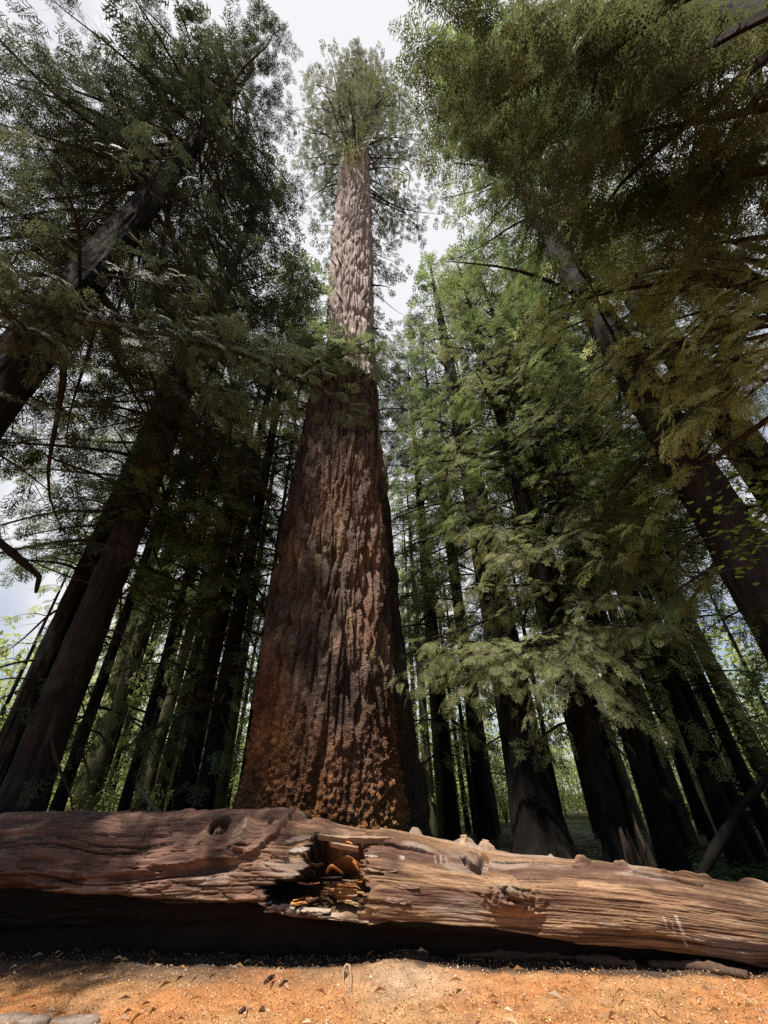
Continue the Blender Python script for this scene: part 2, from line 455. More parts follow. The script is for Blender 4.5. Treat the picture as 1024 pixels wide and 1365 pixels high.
def trunk_mesh(C, rad, ns, name, mat, amp=.05, fx=.22, fz=1.2, seed=0, origin=(0, 0, 0), dz=.12, lobes=0.0, cap=True):
    """vertical trunk: C (n,3) centre line, rad radii; bark relief by displacement"""
    C = np.asarray(C, float); rad = np.asarray(rad, float)
    z = C[:, 2]; nz = max(6, int((z[-1] - z[0]) / dz)); zz = np.linspace(z[0], z[-1], nz)
    cx, cy, rr = np.interp(zz, z, C[:, 0]), np.interp(zz, z, C[:, 1]), np.interp(zz, z, rad)
    ker = np.ones(5) / 5
    if nz > 12:
        for _ in range(2):
            rr = np.convolve(np.pad(rr, 2, 'edge'), ker, 'valid'); cx = np.convolve(np.pad(cx, 2, 'edge'), ker, 'valid'); cy = np.convolve(np.pad(cy, 2, 'edge'), ker, 'valid')
    th = np.linspace(0, 2 * math.pi, ns, endpoint=False)
    TH, ZZ = np.meshgrid(th, zz); RR = np.repeat(rr[:, None], ns, 1)
    X, Y = np.cos(TH) * RR, np.sin(TH) * RR
    f = ridge(X / fx + seed, Y / fx, ZZ / fz) * .65 + ridge(X / fx * 2.3 + 9 + seed, Y / fx * 2.3, ZZ / fz * 2.1) * .35
    low = fbm(np.cos(TH) * 1.3 + seed, np.sin(TH) * 1.3, ZZ * .25, 2) - .5
    lob = lobes * np.exp(-np.maximum(ZZ - zz[0], 0) / 1.1) * (noise(np.cos(TH) * 2.2 + seed * 3, np.sin(TH) * 2.2, 0) - .4)
    r2 = RR * (1 + low * .12 + lob) + amp * (f - .6) * np.clip(RR / .5, .25, 1.3)
    V = np.stack([np.cos(TH) * r2 + cx[:, None], np.sin(TH) * r2 + cy[:, None], ZZ], -1).reshape(-1, 3)
    F = [grid_faces(nz, ns)]
    if cap:
        V = np.concatenate([V, [[cx[-1], cy[-1], zz[-1]]]]); k = np.arange(ns); o = (nz - 1) * ns
        F.append(np.stack([o + k, o + (k + 1) % ns, np.full(ns, len(V) - 1)], -1))
    return mesh_np(name, V - np.asarray(origin), F, [mat], None, {'tint': np.full(len(V), .5)}, True)

def tree(name, label, px, py, D, d, H, z0, z1, maxL, nb, leaf, bark=None, lodbias=0, group=None, lean=(0, 0), el=(-.1, .45), droop=(.12, .3),
         dens=1.0, fs=1.0, tint=.5, wid=.36, hang=.35, azr=None, flare=1.5, dead=4, shape=.75, seed=0, cat='tree', extra=None, ns=None, pad=.15, bare=.12, dead_z=None, skip=None, extra2=None, extra3=None, clump=.58, low=12, thin_right=0., low_top=.5, low_len=1.):
    b = (px, py) if D is None else at(px, py, D)
    bx, by = b[0], b[1]
    root = empty(name, (bx, by, 0), label, cat, group)
    bark = bark or BARK_DARK
    zs = np.array([-.4, .0, .35, .9, 2, H * .25, H * .5, H * .75, H])
    rs = d / 2 * np.array([flare * 1.05, flare, 1 + (flare - 1) * .5, 1 + (flare - 1) * .2, 1.0, .86, .66, .4, .06])
    C = np.c_[bx + lean[0] * zs / H, by + lean[1] * zs / H, zs]
    near = math.hypot(bx, by) < 14
    link('trunk', trunk_mesh(C, rs, ns or (84 if near else 20), 'trunk', bark, .085 if d > .45 else .035, .13 if d > .45 else .07, 1.1, seed, root.location, .09 if near else .4, .3), root)
    acc = Acc()
    for i in range(nb):
        t = (i + RNG.uniform(0, 1)) / nb
        z = z0 + (z1 - z0) * t
        az = i * 2.39996 + RNG.normal(0, .35) + seed
        if azr is not None: az = RNG.uniform(R(azr[0]), R(azr[1]))
        L = maxL * ((1 - t) ** shape * (1 - pad) + pad) * RNG.uniform(.65, 1.12)
        e = el[0] + (el[1] - el[0]) * t + RNG.normal(0, .09)
        c = np.array([bx + lean[0] * z / H, by + lean[1] * z / H, z])
        tip = c + np.array([math.cos(az), math.sin(az), -.1]) * L
        if not in_view(np.array([c, tip, (c + tip) / 2])): continue
        if skip and skip(c, tip): continue
        drp = np.array([0, 0, -.12 * L])
        sp = np.array([c + (tip - c) * .35, c + (tip - c) * .6 + drp * .4, c + (tip - c) * .85 + drp, tip + drp])
        if in_gap(sp[1:]): continue
        if shades_hero(sp) and RNG.uniform() > .01: continue
        if thin_right and shades_right(sp) and RNG.uniform() < thin_right: continue
        dist = np.linalg.norm((c + tip) / 2 - CAM)
        lod = (0 if dist < 11 else 1 if dist < 24 else 2 if dist < 48 else 3)
        lod = min(3, lod + lodbias)
        bough(acc, c, az, e, L, RNG.uniform(*droop), lod, dens, wid, hang, tint=tint + RNG.normal(0, .1), fs=fs, bare=bare, clump=clump)
    for i in range(low):
        z = RNG.uniform(min(2.6, z0 * .5), z0 + low_top); az = RNG.uniform(0, 6.28); L = RNG.uniform(.6, 1.9) * low_len
        c = np.array([bx + lean[0] * z / H, by + lean[1] * z / H, z]); tip = c + np.array([math.cos(az), math.sin(az), -.3]) * L
        if not in_view(np.array([c, tip])): continue
        dist = np.linalg.norm(c - CAM)
        bough(acc, c, az, RNG.normal(.0, .2), L, RNG.uniform(.25, .55), 0 if dist < 11 else 1 if dist < 24 else 2, .8, .4, .7, tint=tint + RNG.normal(0, .15), fs=fs * .9, bare=.3, clump=.72)
    if extra: extra(acc)
    if extra2: extra2(acc)
    if extra3: extra3(acc)
    if acc.n:
        link('crown', acc.mesh('crown', [leaf, TWIG], root.location), root)
    # bare dead limbs on the lower stem, each its own part
    for i in range(dead):
        lo, hi = dead_z or (1.6, max(2.5, z0))
        z = RNG.uniform(lo, hi); az = RNG.uniform(0, 6.28); L = RNG.uniform(.5, 2.2)
        c = np.array([bx + lean[0] * z / H, by + lean[1] * z / H, z]); t = np.linspace(0, 1, 7)
        w = RNG.normal(0, .12, 2)
        P = c + np.c_[np.cos(az + w[0] * t * 3) * L * t, np.sin(az + w[0] * t * 3) * L * t, (RNG.uniform(-.1, .3) * t - RNG.uniform(.1, .5) * t ** 2) * L]
        if not in_view(P, 60): continue
        a2 = Acc(); add_tube(a2, P, .022 * (1 - t) + .006, 5, 0, .2, i)
        for q in range(3):
            tq = RNG.uniform(.3, .9); p = c + (P[-1] - c) * tq; dd = RNG.normal(0, 1, 3); dd[2] -= .3; dd /= np.linalg.norm(dd)
            add_tube(a2, np.array([p, p + dd * .2 * L, p + dd * .34 * L - Z3 * .05]), [.009, .006, .003], 4, 0)
        o = link('dead_branch', a2.mesh('dead_branch', [TWIG], root.location), root)
    return root, (bx, by)

# ================================================================== GROUND
LA, LB = ground(0, 1288), ground(1024, 1306)
def gz(x, y):
    x = np.asarray(x, float); y = np.asarray(y, float)
    d = np.hypot(x, y)
    m = ground(545, 1300)
    h = .085 * np.exp(-(((x - m[0]) / .5) ** 2 + ((y - m[1] - .1) / .45) ** 2)) * (.5 + noise(x * 4, y * 4, 2))
    h = h + (fbm(x * .6, y * .6, 3.1, 3) - .5) * .10 * sstep(3, 12, d)
    h = h + (fbm(x * 2.3, y * 2.3, 5.5, 3) - .5) * .07
    h = h + (fbm(x * .08, y * .08, 1.5, 2) - .5) * 1.6 * sstep(14, 45, d)
    return h

def build_ground():
    xs = np.unique(np.concatenate([np.arange(-8, 8.01, .035), np.arange(-30, 30.1, .5), np.arange(-300, 301, 15.)]))
    ys = np.unique(np.concatenate([np.arange(3.2, 8.01, .03), np.arange(-20, 40.1, .5), np.arange(-300, 301, 15.)]))
    X, Y = np.meshgrid(xs, ys)
    Zg = gz(X, Y)
    front = sstep(8.5, 7.2, Y) * sstep(2.5, 4, Y)
    fine = (fbm(X * 11, Y * 11, 2.2, 3) - .5) * .03 + (noise(X * 31, Y * 31, 7.7) - .5) * .014
    Zg = Zg + fine * front
    V = np.stack([X, Y, Zg], -1).reshape(-1, 3)
    # colours: orange needle litter in front, humus behind the log; shade painted beneath it and at its left foot
    n1 = fbm(X * 1.4, Y * 1.4, 4, 4); n2 = fbm(X * 9, Y * 9, 8, 3)
    og = np.array([.32, .17, .076]); sand = np.array([.35, .24, .155]); hum_shade = np.array([.05, .036, .026]); red = np.array([.33, .145, .055])
    w = sstep(.42, .62, n1)[..., None]
    c = og * (1 - w) + red * w
    m = ground(545, 1310)
    mw = (np.exp(-(((X - m[0]) / .6) ** 2 + ((Y - m[1]) / .55) ** 2)) * .9)[..., None]
    c = c * (1 - mw) + sand * mw
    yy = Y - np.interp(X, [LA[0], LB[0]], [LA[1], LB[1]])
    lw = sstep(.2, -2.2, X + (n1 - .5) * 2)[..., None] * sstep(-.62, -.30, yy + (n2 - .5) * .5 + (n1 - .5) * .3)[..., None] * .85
    c = c * (1 - lw) + np.array([.10, .065, .045]) * lw  # shade along the log's left foot painted into the litter
    bw = np.maximum(sstep(6.6, 7.6, Y), sstep(-.04, .10, yy + (n2 - .5) * .15))[..., None]  # humus behind the log, plus painted shade on the ground beneath it
    c = c * (1 - bw) + hum_shade * bw
    gw = (sstep(9, 16, np.hypot(X, Y)) * sstep(.4, .6, fbm(X * .5, Y * .5, 9, 3)))[..., None]
    c = c * (1 - gw) + np.array([.035, .055, .015]) * gw
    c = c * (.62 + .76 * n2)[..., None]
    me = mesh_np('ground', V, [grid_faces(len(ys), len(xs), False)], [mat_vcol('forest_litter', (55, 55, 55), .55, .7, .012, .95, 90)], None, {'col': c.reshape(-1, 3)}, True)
    o = link('ground', me); o['kind'] = 'structure'
build_ground()

# litter: chips, needles and bark crumbs on the trodden ground in front
def build_litter():
    n = 30000
    px = RNG.uniform(-60, 1090, n); py = RNG.uniform(1262, 1400, n)
    P = np.array([ground(a, b) for a, b in zip(px, py)])
    P[:, 2] = gz(P[:, 0], P[:, 1]) + .012
    L = RNG.gamma(2., .0042, n) + .004; W = L * RNG.uniform(.12, .6, n)
    long = RNG.uniform(0, 1, n) < .012
    L = np.minimum(L, .026); W = np.minimum(W, .014); L = np.where(long, RNG.uniform(.05, .14, n), L); W = np.where(long, .004, W)
    a = RNG.uniform(0, 6.28, n); tl = RNG.normal(0, .35, n)
    d = np.c_[np.cos(a), np.sin(a), tl]; s = np.c_[-np.sin(a), np.cos(a), RNG.normal(0, .35, n)]
    H = np.c_[np.zeros(n), np.zeros(n), L * .25 + .002]
    V = np.stack([P - d * L[:, None] / 2, P + s * W[:, None] / 2 + H, P + d * L[:, None] / 2, P - s * W[:, None] / 2 + H * .2], 1)
    F = np.arange(n * 4).reshape(-1, 4)
    pal = np.array([[.33, .17, .07], [.50, .33, .20], [.22, .09, .035], [.10, .055, .03], [.55, .42, .30], [.42, .22, .08]])
    col = pal[RNG.choice(6, n, p=[.34, .20, .14, .03, .11, .18])] * RNG.uniform(.7, 1.2, (n, 1))
    me = mesh_np('litter', V.reshape(-1, 3), [F], [mat_vcol('litter_chips', (40, 40, 40), .3, .2, .003)], None, {'col': np.repeat(col, 4, 0)})
    o = link('forest_litter', me); tag(o, 'orange brown needle litter and bark crumbs strewn on the ground before the log', 'litter', kind='stuff')
build_litter()

# ================================================================== FALLEN LOG
dirL = (LB - LA); LLEN = np.linalg.norm(dirL[:2])
ax_u = dirL / np.linalg.norm(dirL); ax_u[2] = 0; ax_u /= np.linalg.norm(ax_u)
ax_n = np.array([ax_u[1], -ax_u[0], 0])            # towards the camera
if ax_n[1] > 0: ax_n = -ax_n
U0, U1 = -3.2, LLEN + 3.2
# measured silhouettes: (px, top, bottom)
SIL = [(0, 1097, 1275), (150, 1093, 1275), (300, 1092, 1275), (380, 1092, 1275), (450, 1098, 1277), (520, 1103, 1276), (600, 1119, 1280), (680, 1137, 1283), (760, 1146, 1284), (840, 1156, 1287), (920, 1168, 1294), (1024, 1186, 1304)]
def solve_log():
    us, cz, rr = [], [], []
    for px, t, b in SIL:
        # a circle tangent to both sight lines, seated on the vertical plane through LA-LB moved back by r
        d1, d2 = ray(px, t), ray(px, b)
        best = None
        for r in np.linspace(.2, .9, 281):
            p0 = LA - ax_n * r                       # axis passes here (xy)
            # where the vertical plane of the sight line meets the axis
            h = np.array([d1[0], d1[1]]); h /= np.linalg.norm(h)
            A = np.array([[h[0], -ax_u[0]], [h[1], -ax_u[1]]])
            s, u = np.linalg.solve(A, p0[:2])
            c = abs(h @ ax_n[:2])                    # foreshortening across the axis
            e1 = math.atan2(d1[2], math.hypot(d1[0], d1[1]) * c); e2 = math.atan2(d2[2], math.hypot(d2[0], d2[1]) * c)
            Dp = s * c
            # tangent circle centred at (Dp, z): sin((e1-e2)/2) = r/dist ; bisector gives z
            bis = (e1 + e2) / 2; dist = Dp / math.cos(bis)
            err = abs(r - dist * math.sin((e1 - e2) / 2))
            if best is None or err < best[0]: best = (err, u, EYE + Dp * math.tan(bis), r)
        us.append(best[1]); cz.append(best[2]); rr.append(best[3])
    return np.array(us), np.array(cz), np.array(rr)
lu, lz, lr = solve_log()
def log_axis(u):
    r = np.interp(u, lu, lr); z = np.interp(u, lu, lz)
    base = LA[None, :] + np.outer(u, ax_u)
    r_s = np.interp(u, [U0, U1], [lr[:4].mean(), lr[-3:].mean()])
    c = base - ax_n[None, :] * r_s[:, None]
    c[:, 2] = z
    return c, r

def log_hit(px, py):
    """(u, theta) where a sight line meets the plain log; theta 0 = up, + towards the camera"""
    d = ray(px, py); t = np.linspace(4, 14, 6000)
    P = CAM + t[:, None] * d
    u = (P - LA) @ ax_u
    c, r = log_axis(u)
    q = P - c; v = q @ ax_n; z = q[:, 2]
    k = np.argmax(np.hypot(v, z) < r)
    if k == 0:
        k = np.argmin(np.hypot(v, z) - r)
    return u[k], math.atan2(v[k], z[k])

def poly_uv(pts):
    o = []
    for p in pts:
        u, th = log_hit(*p); o.append((u, th * .55))
    return np.array(o)

def log_surface(u, th):
    """world point on the plain log surface + outward normal"""
    c, r = log_axis(np.array([u])); n = ax_n * math.sin(th) + Z3 * math.cos(th)
    return c[0] + n * r[0], n

WOOD = mat_vcol('weathered_wood', (9, 130, 130), .5, .9, .008, .85)
def build_log():
    # finer along the visible part
    us = np.concatenate([np.arange(U0, -.3, .06), np.arange(-.3, LLEN + .3, .0115), np.arange(LLEN + .3, U1, .06)])
    nt = 330
    # finer towards the camera-facing, upper side
    th = np.concatenate([np.linspace(-.75, 2.2, 270, endpoint=False), np.linspace(2.2, 2 * math.pi - .75, nt - 270, endpoint=False)])
    Ug, T = np.meshgrid(us, th, indexing='ij')
    thc = np.where(T > math.pi, T - 2 * math.pi, T)
    A = thc * .55
    c, r = log_axis(us)
    # smooth the silhouette radius
    rr = np.repeat(r[:, None], nt, 1)
    cx, sx = np.cos(T), np.sin(T)
    P3 = (Ug, cx * .55, sx * .55)
    disp = (fbm(Ug * .9, cx * 1.4, sx * 1.4, 3) - .5) * .12
    wv = fbm(Ug * .5, A * 1.2, 5, 2) * 2 + .25 * noise(Ug * 3, A * 8, 9)
    grain = fbm(Ug * 1.3, A * 26 + wv, 2, 4)
    grain2 = fbm(Ug * 3.0, A * 80 + wv * 3, 6, 2)
    gv = np.abs(fbm(Ug * .35, A * 38 + wv * 1.3, 22, 1) - .5)          # thin drying checks
    check = sstep(.03, .0, gv) * sstep(.38, .6, fbm(Ug * 1.6, A * 6, 23, 2))
    p1, p2, pid = worley(Ug / .42 + fbm(Ug * 2, A * 20, 3, 2), A / .075 + fbm(Ug * 3, A * 3, 8, 2) * 1.2, 0.5)
    flake = sstep(.02, .13, p2 - p1) * .5 + pid
    # where along the log: broken place between left bark part and right bare part
    uL = log_hit(372, 1150)[0]; uR = log_hit(488, 1180)[0]
    jag = (fbm(Ug * 3, A * 9, 31, 3) - .5) * .14 + (noise(Ug * 2, A * 40, 4) - .5) * .08
    left = sstep(uL + .12, uL - .06, Ug + jag * 1.3)
    right = sstep(uR - .03, uR + .02, Ug + jag * 1.2)
    disp += left * ((grain - .5) * .06 + (grain2 - .5) * .03 + (flake - .7) * .026) + (1 - left) * ((grain - .5) * .018 + (grain2 - .5) * .014 + (flake - .7) * .005)
    disp -= check * .022 * (.25 + .75 * left)
    # ---- long cracks (checks) following the grain
    ck = np.abs(fbm(Ug * .16, A * 9 + 1.2 * noise(Ug * .9, A * 1.5, 3), 12, 1) - .5)
    crack = sstep(.022, .004, ck) * sstep(.45, .6, noise(Ug * .8, A * 3, 40))
    disp -= crack * .045
    # ---- left: thick outer bark slab with an undercut edge
    edge = np.array([log_hit(*p) for p in [(-40, 1168), (0, 1172), (60, 1170), (117, 1174), (170, 1166), (223, 1160), (270, 1152), (315, 1147), (345, 1136), (368, 1118), (385, 1098)]])
    eA = np.interp(us, edge[:, 0], edge[:, 1] * .55)
    slab = sstep(.012, -.012, A - eA[:, None] + jag * .45) * sstep(edge[-1, 0] + .02, edge[-1, 0] - .02, Ug + jag * .3)
    slab = np.where(thc < -1.4, 0, slab)
    disp += slab * .085
    # second, lower layer ends too, then the wood is rotted back underneath
    edge2 = np.array([log_hit(*p) for p in [(-40, 1172), (60, 1176), (140, 1186), (200, 1196), (260, 1199), (340, 1202), (365, 1215), (420, 1224), (490, 1228), (560, 1228), (650, 1236), (760, 1255), (860, 1268), (960, 1280), (1040, 1294)]])
    eA2 = np.interp(us, edge2[:, 0], edge2[:, 1] * .55)
    depth = np.interp(us, [edge2[0, 0], edge2[6, 0], edge2[9, 0], edge2[-1, 0]], [.30, .27, .17, .09])
    under = sstep(.0, .10, A - eA2[:, None] + jag * .4) * (thc > 0) * sstep(math.pi, math.pi - .5, thc)
    disp -= under * depth[:, None]
    disp -= under * sstep(.1, .35, A - eA2[:, None]) * .04
    # ---- the broken hole
    hole = poly_uv([(366, 1208), (352, 1190), (372, 1176), (390, 1172), (404, 1156), (412, 1136), (404, 1130), (424, 1112), (450, 1116), (482, 1114), (520, 1120), (516, 1126), (492, 1131), (486, 1150), (484, 1172), (490, 1192), (489, 1222), (440, 1219), (392, 1212)])
    Uj, Aj = Ug + (noise(A * 38, Ug * 6, 2) - .5) * .13 + (noise(A * 90, Ug * 3, 12) - .5) * .10 + (fbm(A * 16, Ug * 2, 19, 2) - .5) * .22, A + (noise(Ug * 14, A * 30, 9) - .5) * .03
    hd = sdist(hole, Uj, Aj)
    inside = sstep(.008, -.010, hd)
    # deepest at the upper left, stepped shelves of sound wood lower right
    hL = np.array(log_hit(405, 1168)); hC = np.array(log_hit(455, 1192)); hT = np.array(log_hit(460, 1119)); hR = np.array(log_hit(474, 1152))
    g = lambda h, a, b: np.exp(-(((Ug - h[0]) / a) ** 2 + ((A - h[1] * .55) / b) ** 2))
    hC[0] += .04
    shelf = np.clip(g(hC, .24, .11) * 1.2, 0, 1)
    shelf = np.floor(shelf * 5 + (noise(Ug * 9, A * 50, 3)) * .9) / 5
    dep = .46 - .36 * np.clip(shelf, 0, 1) - .24 * g(hT, .3, .035)
    dep = np.clip(dep + (fbm(Ug * 3, A * 26, 14, 3) - .5) * .10, .03, .5)
    disp -= inside * dep
    # ---- right part overlaps the break with a raised torn face
    disp += sstep(uR - .02, uR + .01, Ug + jag * 1.3) * sstep(uR + 1.0, uR, Ug) * .028 * (A > .1)
    # ---- dead-limb eye on the left bark, with its collar
    kn = np.array(log_hit(303, 1117)); kd = np.hypot((Ug - kn[0]) / 1.35, A - kn[1] * .55)
    k1 = np.array(log_hit(294, 1110)); k2 = np.array(log_hit(322, 1117)); kw = (fbm(Ug * 14, A * 14, 70, 3) - .5) * .08
    q1 = np.hypot((Ug - k1[0]) / 1.1, A - k1[1] * .55) + kw; q2 = np.hypot((Ug - k2[0]) / 1.15, A - k2[1] * .55) + kw * .6
    disp += .06 * np.exp(-((kd - .2) / .05) ** 2) * (q1 > .1) - .15 * sstep(.11, .07, q1) + .04 * sstep(.11, .06, q2)
    # ---- burl on the right part
    bu = np.array(log_hit(683, 1196)); bd = np.hypot((Ug - bu[0]) / 1.75, (A - bu[1] * .55) / .95)
    b1, b2, lump = worley(Ug / .13 + (fbm(Ug * 9, A * 9, 5, 2) - .5), A / .11, 77.5); lump = lump * .6 + .5 * sstep(0, .5, b2 - b1)
    disp += sstep(.24, .05, bd + (lump - .5) * .10) * (.12 + (lump - .5) * .17 + (fbm(Ug * 30, A * 30, 78, 2) - .5) * .06)
    for lx, ly, la, lb, lh in ((555, 1108, .07, .06, .07), (779, 1151, .10, .06, .07), (768, 1156, .05, .04, -.08), (832, 1156, .10, .04, .05), (398, 1095, .10, .06, .08), (425, 1098, .16, .05, .05), (362, 1104, .05, .05, -.08), (735, 1142, .04, .03, .03), (620, 1120, .12, .10, .08), (647, 1122, .10, .08, .08), (920, 1170, .28, .03, .05), (1008, 1180, .14, .04, .05), (510, 1104, .14, .04, .03), (250, 1093, .2, .06, .03), (90, 1097, .3, .06, .03)):
        h_ = np.array(log_hit(lx, ly)); dd_ = np.hypot((Ug - h_[0]) / la, (A - h_[1] * .55) / lb) + (fbm(Ug * 12, A * 16, 91, 3) - .5) * 1.3
        disp += lh * sstep(1.2, .2, dd_)
    # ---- peeled flap with shadow gap (640,1140)
    fl = poly_uv([(612, 1138), (622, 1156), (640, 1166), (650, 1158), (652, 1140), (644, 1134), (640, 1142), (638, 1154), (628, 1150), (620, 1140)])
    fd = sdist(fl, Ug, A); disp -= sstep(.006, -.012, fd) * .09
    ft = poly_uv([(616, 1136), (624, 1150), (637, 1154), (640, 1140), (632, 1130)])
    disp += sstep(.01, -.03, sdist(ft, Ug, A)) * .035
    # top-line long splinter gap (500-580)
    for pts, dp in (([(470, 1123), (520, 1127), (565, 1133), (580, 1139), (560, 1137), (520, 1132), (480, 1130)], .07),
                    ([(845, 1163), (900, 1172), (940, 1182), (935, 1186), (890, 1177), (845, 1168)], .05),
                    ([(492, 1158), (512, 1162), (512, 1168), (492, 1166)], .06),
                    ([(360, 1142), (385, 1143), (386, 1150), (362, 1149)], .05),
                    ([(0, 1118), (60, 1115), (140, 1116), (230, 1118), (230, 1121), (140, 1120), (60, 1120), (0, 1124)], .05)):
        disp -= sstep(.006, -.006, sdist(poly_uv(pts), Ug, A + (noise(Ug * 9, 3, 3) - .5) * .02)) * dp
    rad = np.maximum(rr + disp, .08)
    V = c[:, None, :] + (sx * rad)[..., None] * ax_n + (cx * rad)[..., None] * Z3
    # ---- colour of the wood and bark, with shade painted in the hole and on the underside
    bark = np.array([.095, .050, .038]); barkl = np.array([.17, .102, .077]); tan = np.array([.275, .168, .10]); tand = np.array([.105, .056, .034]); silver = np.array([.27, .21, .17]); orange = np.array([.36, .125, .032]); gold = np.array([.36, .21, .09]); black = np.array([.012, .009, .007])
    cl = bark + (barkl - bark) * np.clip(grain * 1.4 - .2 + (grain2 - .5), 0, 1)[..., None]
    tz = np.clip(.5 + (grain - .5) * 2.2 + (grain2 - .5) * 1.4, 0, 1)[..., None]
    cr_ = tand + (tan - tand) * tz
    stain = sstep(.50, .66, fbm(Ug * 1.1, A * 5, 55, 4))[..., None]
    cr_ = cr_ * (1 - stain * .8) + bark * stain * .8
    lw = np.clip(slab + left * .55, 0, 1)[..., None]
    col = cr_ * (1 - lw) + cl * lw
    sil = (sstep(.55, .7, fbm(Ug * 2, A * 6, 61, 3)) * (1 - slab) * .6)[..., None]
    col = col * (1 - sil) + silver * sil
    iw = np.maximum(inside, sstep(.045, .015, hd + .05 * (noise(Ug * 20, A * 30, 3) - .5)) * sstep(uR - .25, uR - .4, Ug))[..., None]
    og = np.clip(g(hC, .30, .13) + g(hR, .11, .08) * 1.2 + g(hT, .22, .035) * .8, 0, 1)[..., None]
    inn = np.array([.014, .009, .006]) * (1 - og) + (orange * (1 - tz) + gold * tz) * og  # near-black shade painted into the deep part of the hole, orange wood elsewhere
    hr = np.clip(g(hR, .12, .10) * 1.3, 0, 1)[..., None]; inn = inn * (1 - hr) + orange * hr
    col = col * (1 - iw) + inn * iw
    # rotten underside, the shade below the lip painted near-black into the colour
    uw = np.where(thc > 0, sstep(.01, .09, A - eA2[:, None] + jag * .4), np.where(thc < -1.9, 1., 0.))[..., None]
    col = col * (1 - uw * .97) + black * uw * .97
    e1 = sstep(.12, .09, q1)[..., None]; e2 = sstep(.115, .10, q2)[..., None] * (1 - e1); rg_ = (.85 + .2 * np.sin(q2 * 120 + kw * 60))[..., None]
    col = col * (1 - e1) + np.array([.03, .02, .015]) * e1; col = col * (1 - e2) + np.array([.22, .15, .105]) * rg_ * e2
    col = col * (1 - crack[..., None] * .7) * (1 - check[..., None] * (.35 + .3 * left[..., None])) * (.72 + .4 * pid)[..., None]
    # pale chalk scratches on the right part
    for a, b, w, s_ in (((901, 1222), (911, 1245), .016, .6), ((884, 1222), (890, 1238), .012, .3), ((912, 1252), (917, 1264), .014, .4), ((895, 1228), (899, 1244), .008, .4),
                    ((579, 1139), (581, 1149), .009, .25), ((587, 1139), (588, 1149), .010, .3), ((594, 1140), (596, 1149), .009, .22), ((589, 1144), (594, 1144), .005, .15)):
        a, b = np.array(log_hit(*a)) * [1, .55], np.array(log_hit(*b)) * [1, .55]
        ab = b - a; t = np.clip(((Ug - a[0]) * ab[0] + (A - a[1]) * ab[1]) / (ab @ ab), 0, 1)
        dd = np.hypot(Ug - a[0] - t * ab[0], A - a[1] - t * ab[1])
        w_ = (sstep(w * 1.4, w * .4, dd) * s_ * (.5 + .5 * noise(Ug * 40, A * 90, 5)))[..., None]
        col = col * (1 - w_) + np.array([.70, .66, .62]) * w_
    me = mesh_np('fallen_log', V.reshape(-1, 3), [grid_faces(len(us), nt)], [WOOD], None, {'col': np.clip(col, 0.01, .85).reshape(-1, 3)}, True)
    root = empty('fallen_log', LA + ax_u * LLEN / 2, 'huge weathered fallen log with a broken orange hole lying across the foreground', 'log')
    me.transform(Matrix.Translation(-root.location))
    link('log_body', me, root)
    return root
LOG = build_log()

def vcol_obj(name, V, F, col, mat, parent=None, smooth=True, origin=None):
    V = np.asarray(V, float)
    if origin is None and parent is not None: origin = np.array(parent.location)
    if origin is None: origin = np.zeros(3)
    col = np.broadcast_to(np.asarray(col, float), (len(V), 3)).copy()
    col *= (.75 + .5 * fbm(V[:, 0] * 9, V[:, 1] * 9, V[:, 2] * 30, 3))[:, None]
    return link(name, mesh_np(name, V - origin, F, [mat], None, {'col': col}, smooth), parent)

def knobby(P, rad, ns, amp, seed, fr=6.):
    V, F, C = tube(P, rad, ns, True)
    c = np.repeat(np.asarray(P), ns, 0); c = np.concatenate([c, [P[0]], [P[-1]]])
    d = V - c; n = (fbm(V[:, 0] * fr + seed, V[:, 1] * fr, V[:, 2] * fr, 3) - .5) * 2 * amp
    ln = np.linalg.norm(d, axis=1)[:, None]
    V = V + np.where(ln > 1e-5, d / (ln + 1e-9), 0) * n[:, None]
    return V, [F, C]

def log_part(name, px, py, dirn, L, r0, r1, col, amp=.02, seed=0, sink=.08, bend=0, label=None):
    u, th = log_hit(px, py); p, n = log_surface(u, th)
    d = n * dirn[0] + ax_u * dirn[1] + Z3 * dirn[2]; d /= np.linalg.norm(d)
    t = np.linspace(0, 1, 14)
    L *= .62; r1 *= .75
    P = p - n * sink + np.outer(t * (L + sink), d) + np.outer(bend * t ** 2, ax_u)
    V, F = knobby(P, r1 + (r0 * 1.35 - r1) * (1 - t) ** 1.6, 26, amp * 1.5, seed, 13)
    o = vcol_obj(name, V, F, col, WOOD, LOG)
    if label: o['label'] = label
    return o
tanc, darkc = (.36, .23, .15), (.13, .085, .06)
log_part('branch_stub', 620, 1122, (.9, -.1, .3), .13, .085, .045, tanc, .02, 1)
log_part('branch_stub', 646, 1124, (.9, .2, .2), .12, .075, .04, tanc, .02, 2)
# ring of the dead-limb eye
log_part('knot', 291, 1110, (1, -.2, .2), .06, .075, .05, darkc, .04, 10, label='dark knot at the top edge of the bark')
log_part('knot', 322, 1118, (1, .2, 0), .04, .085, .055, (.42, .28, .19), .025, 11, label='pale knot ringed by bark')
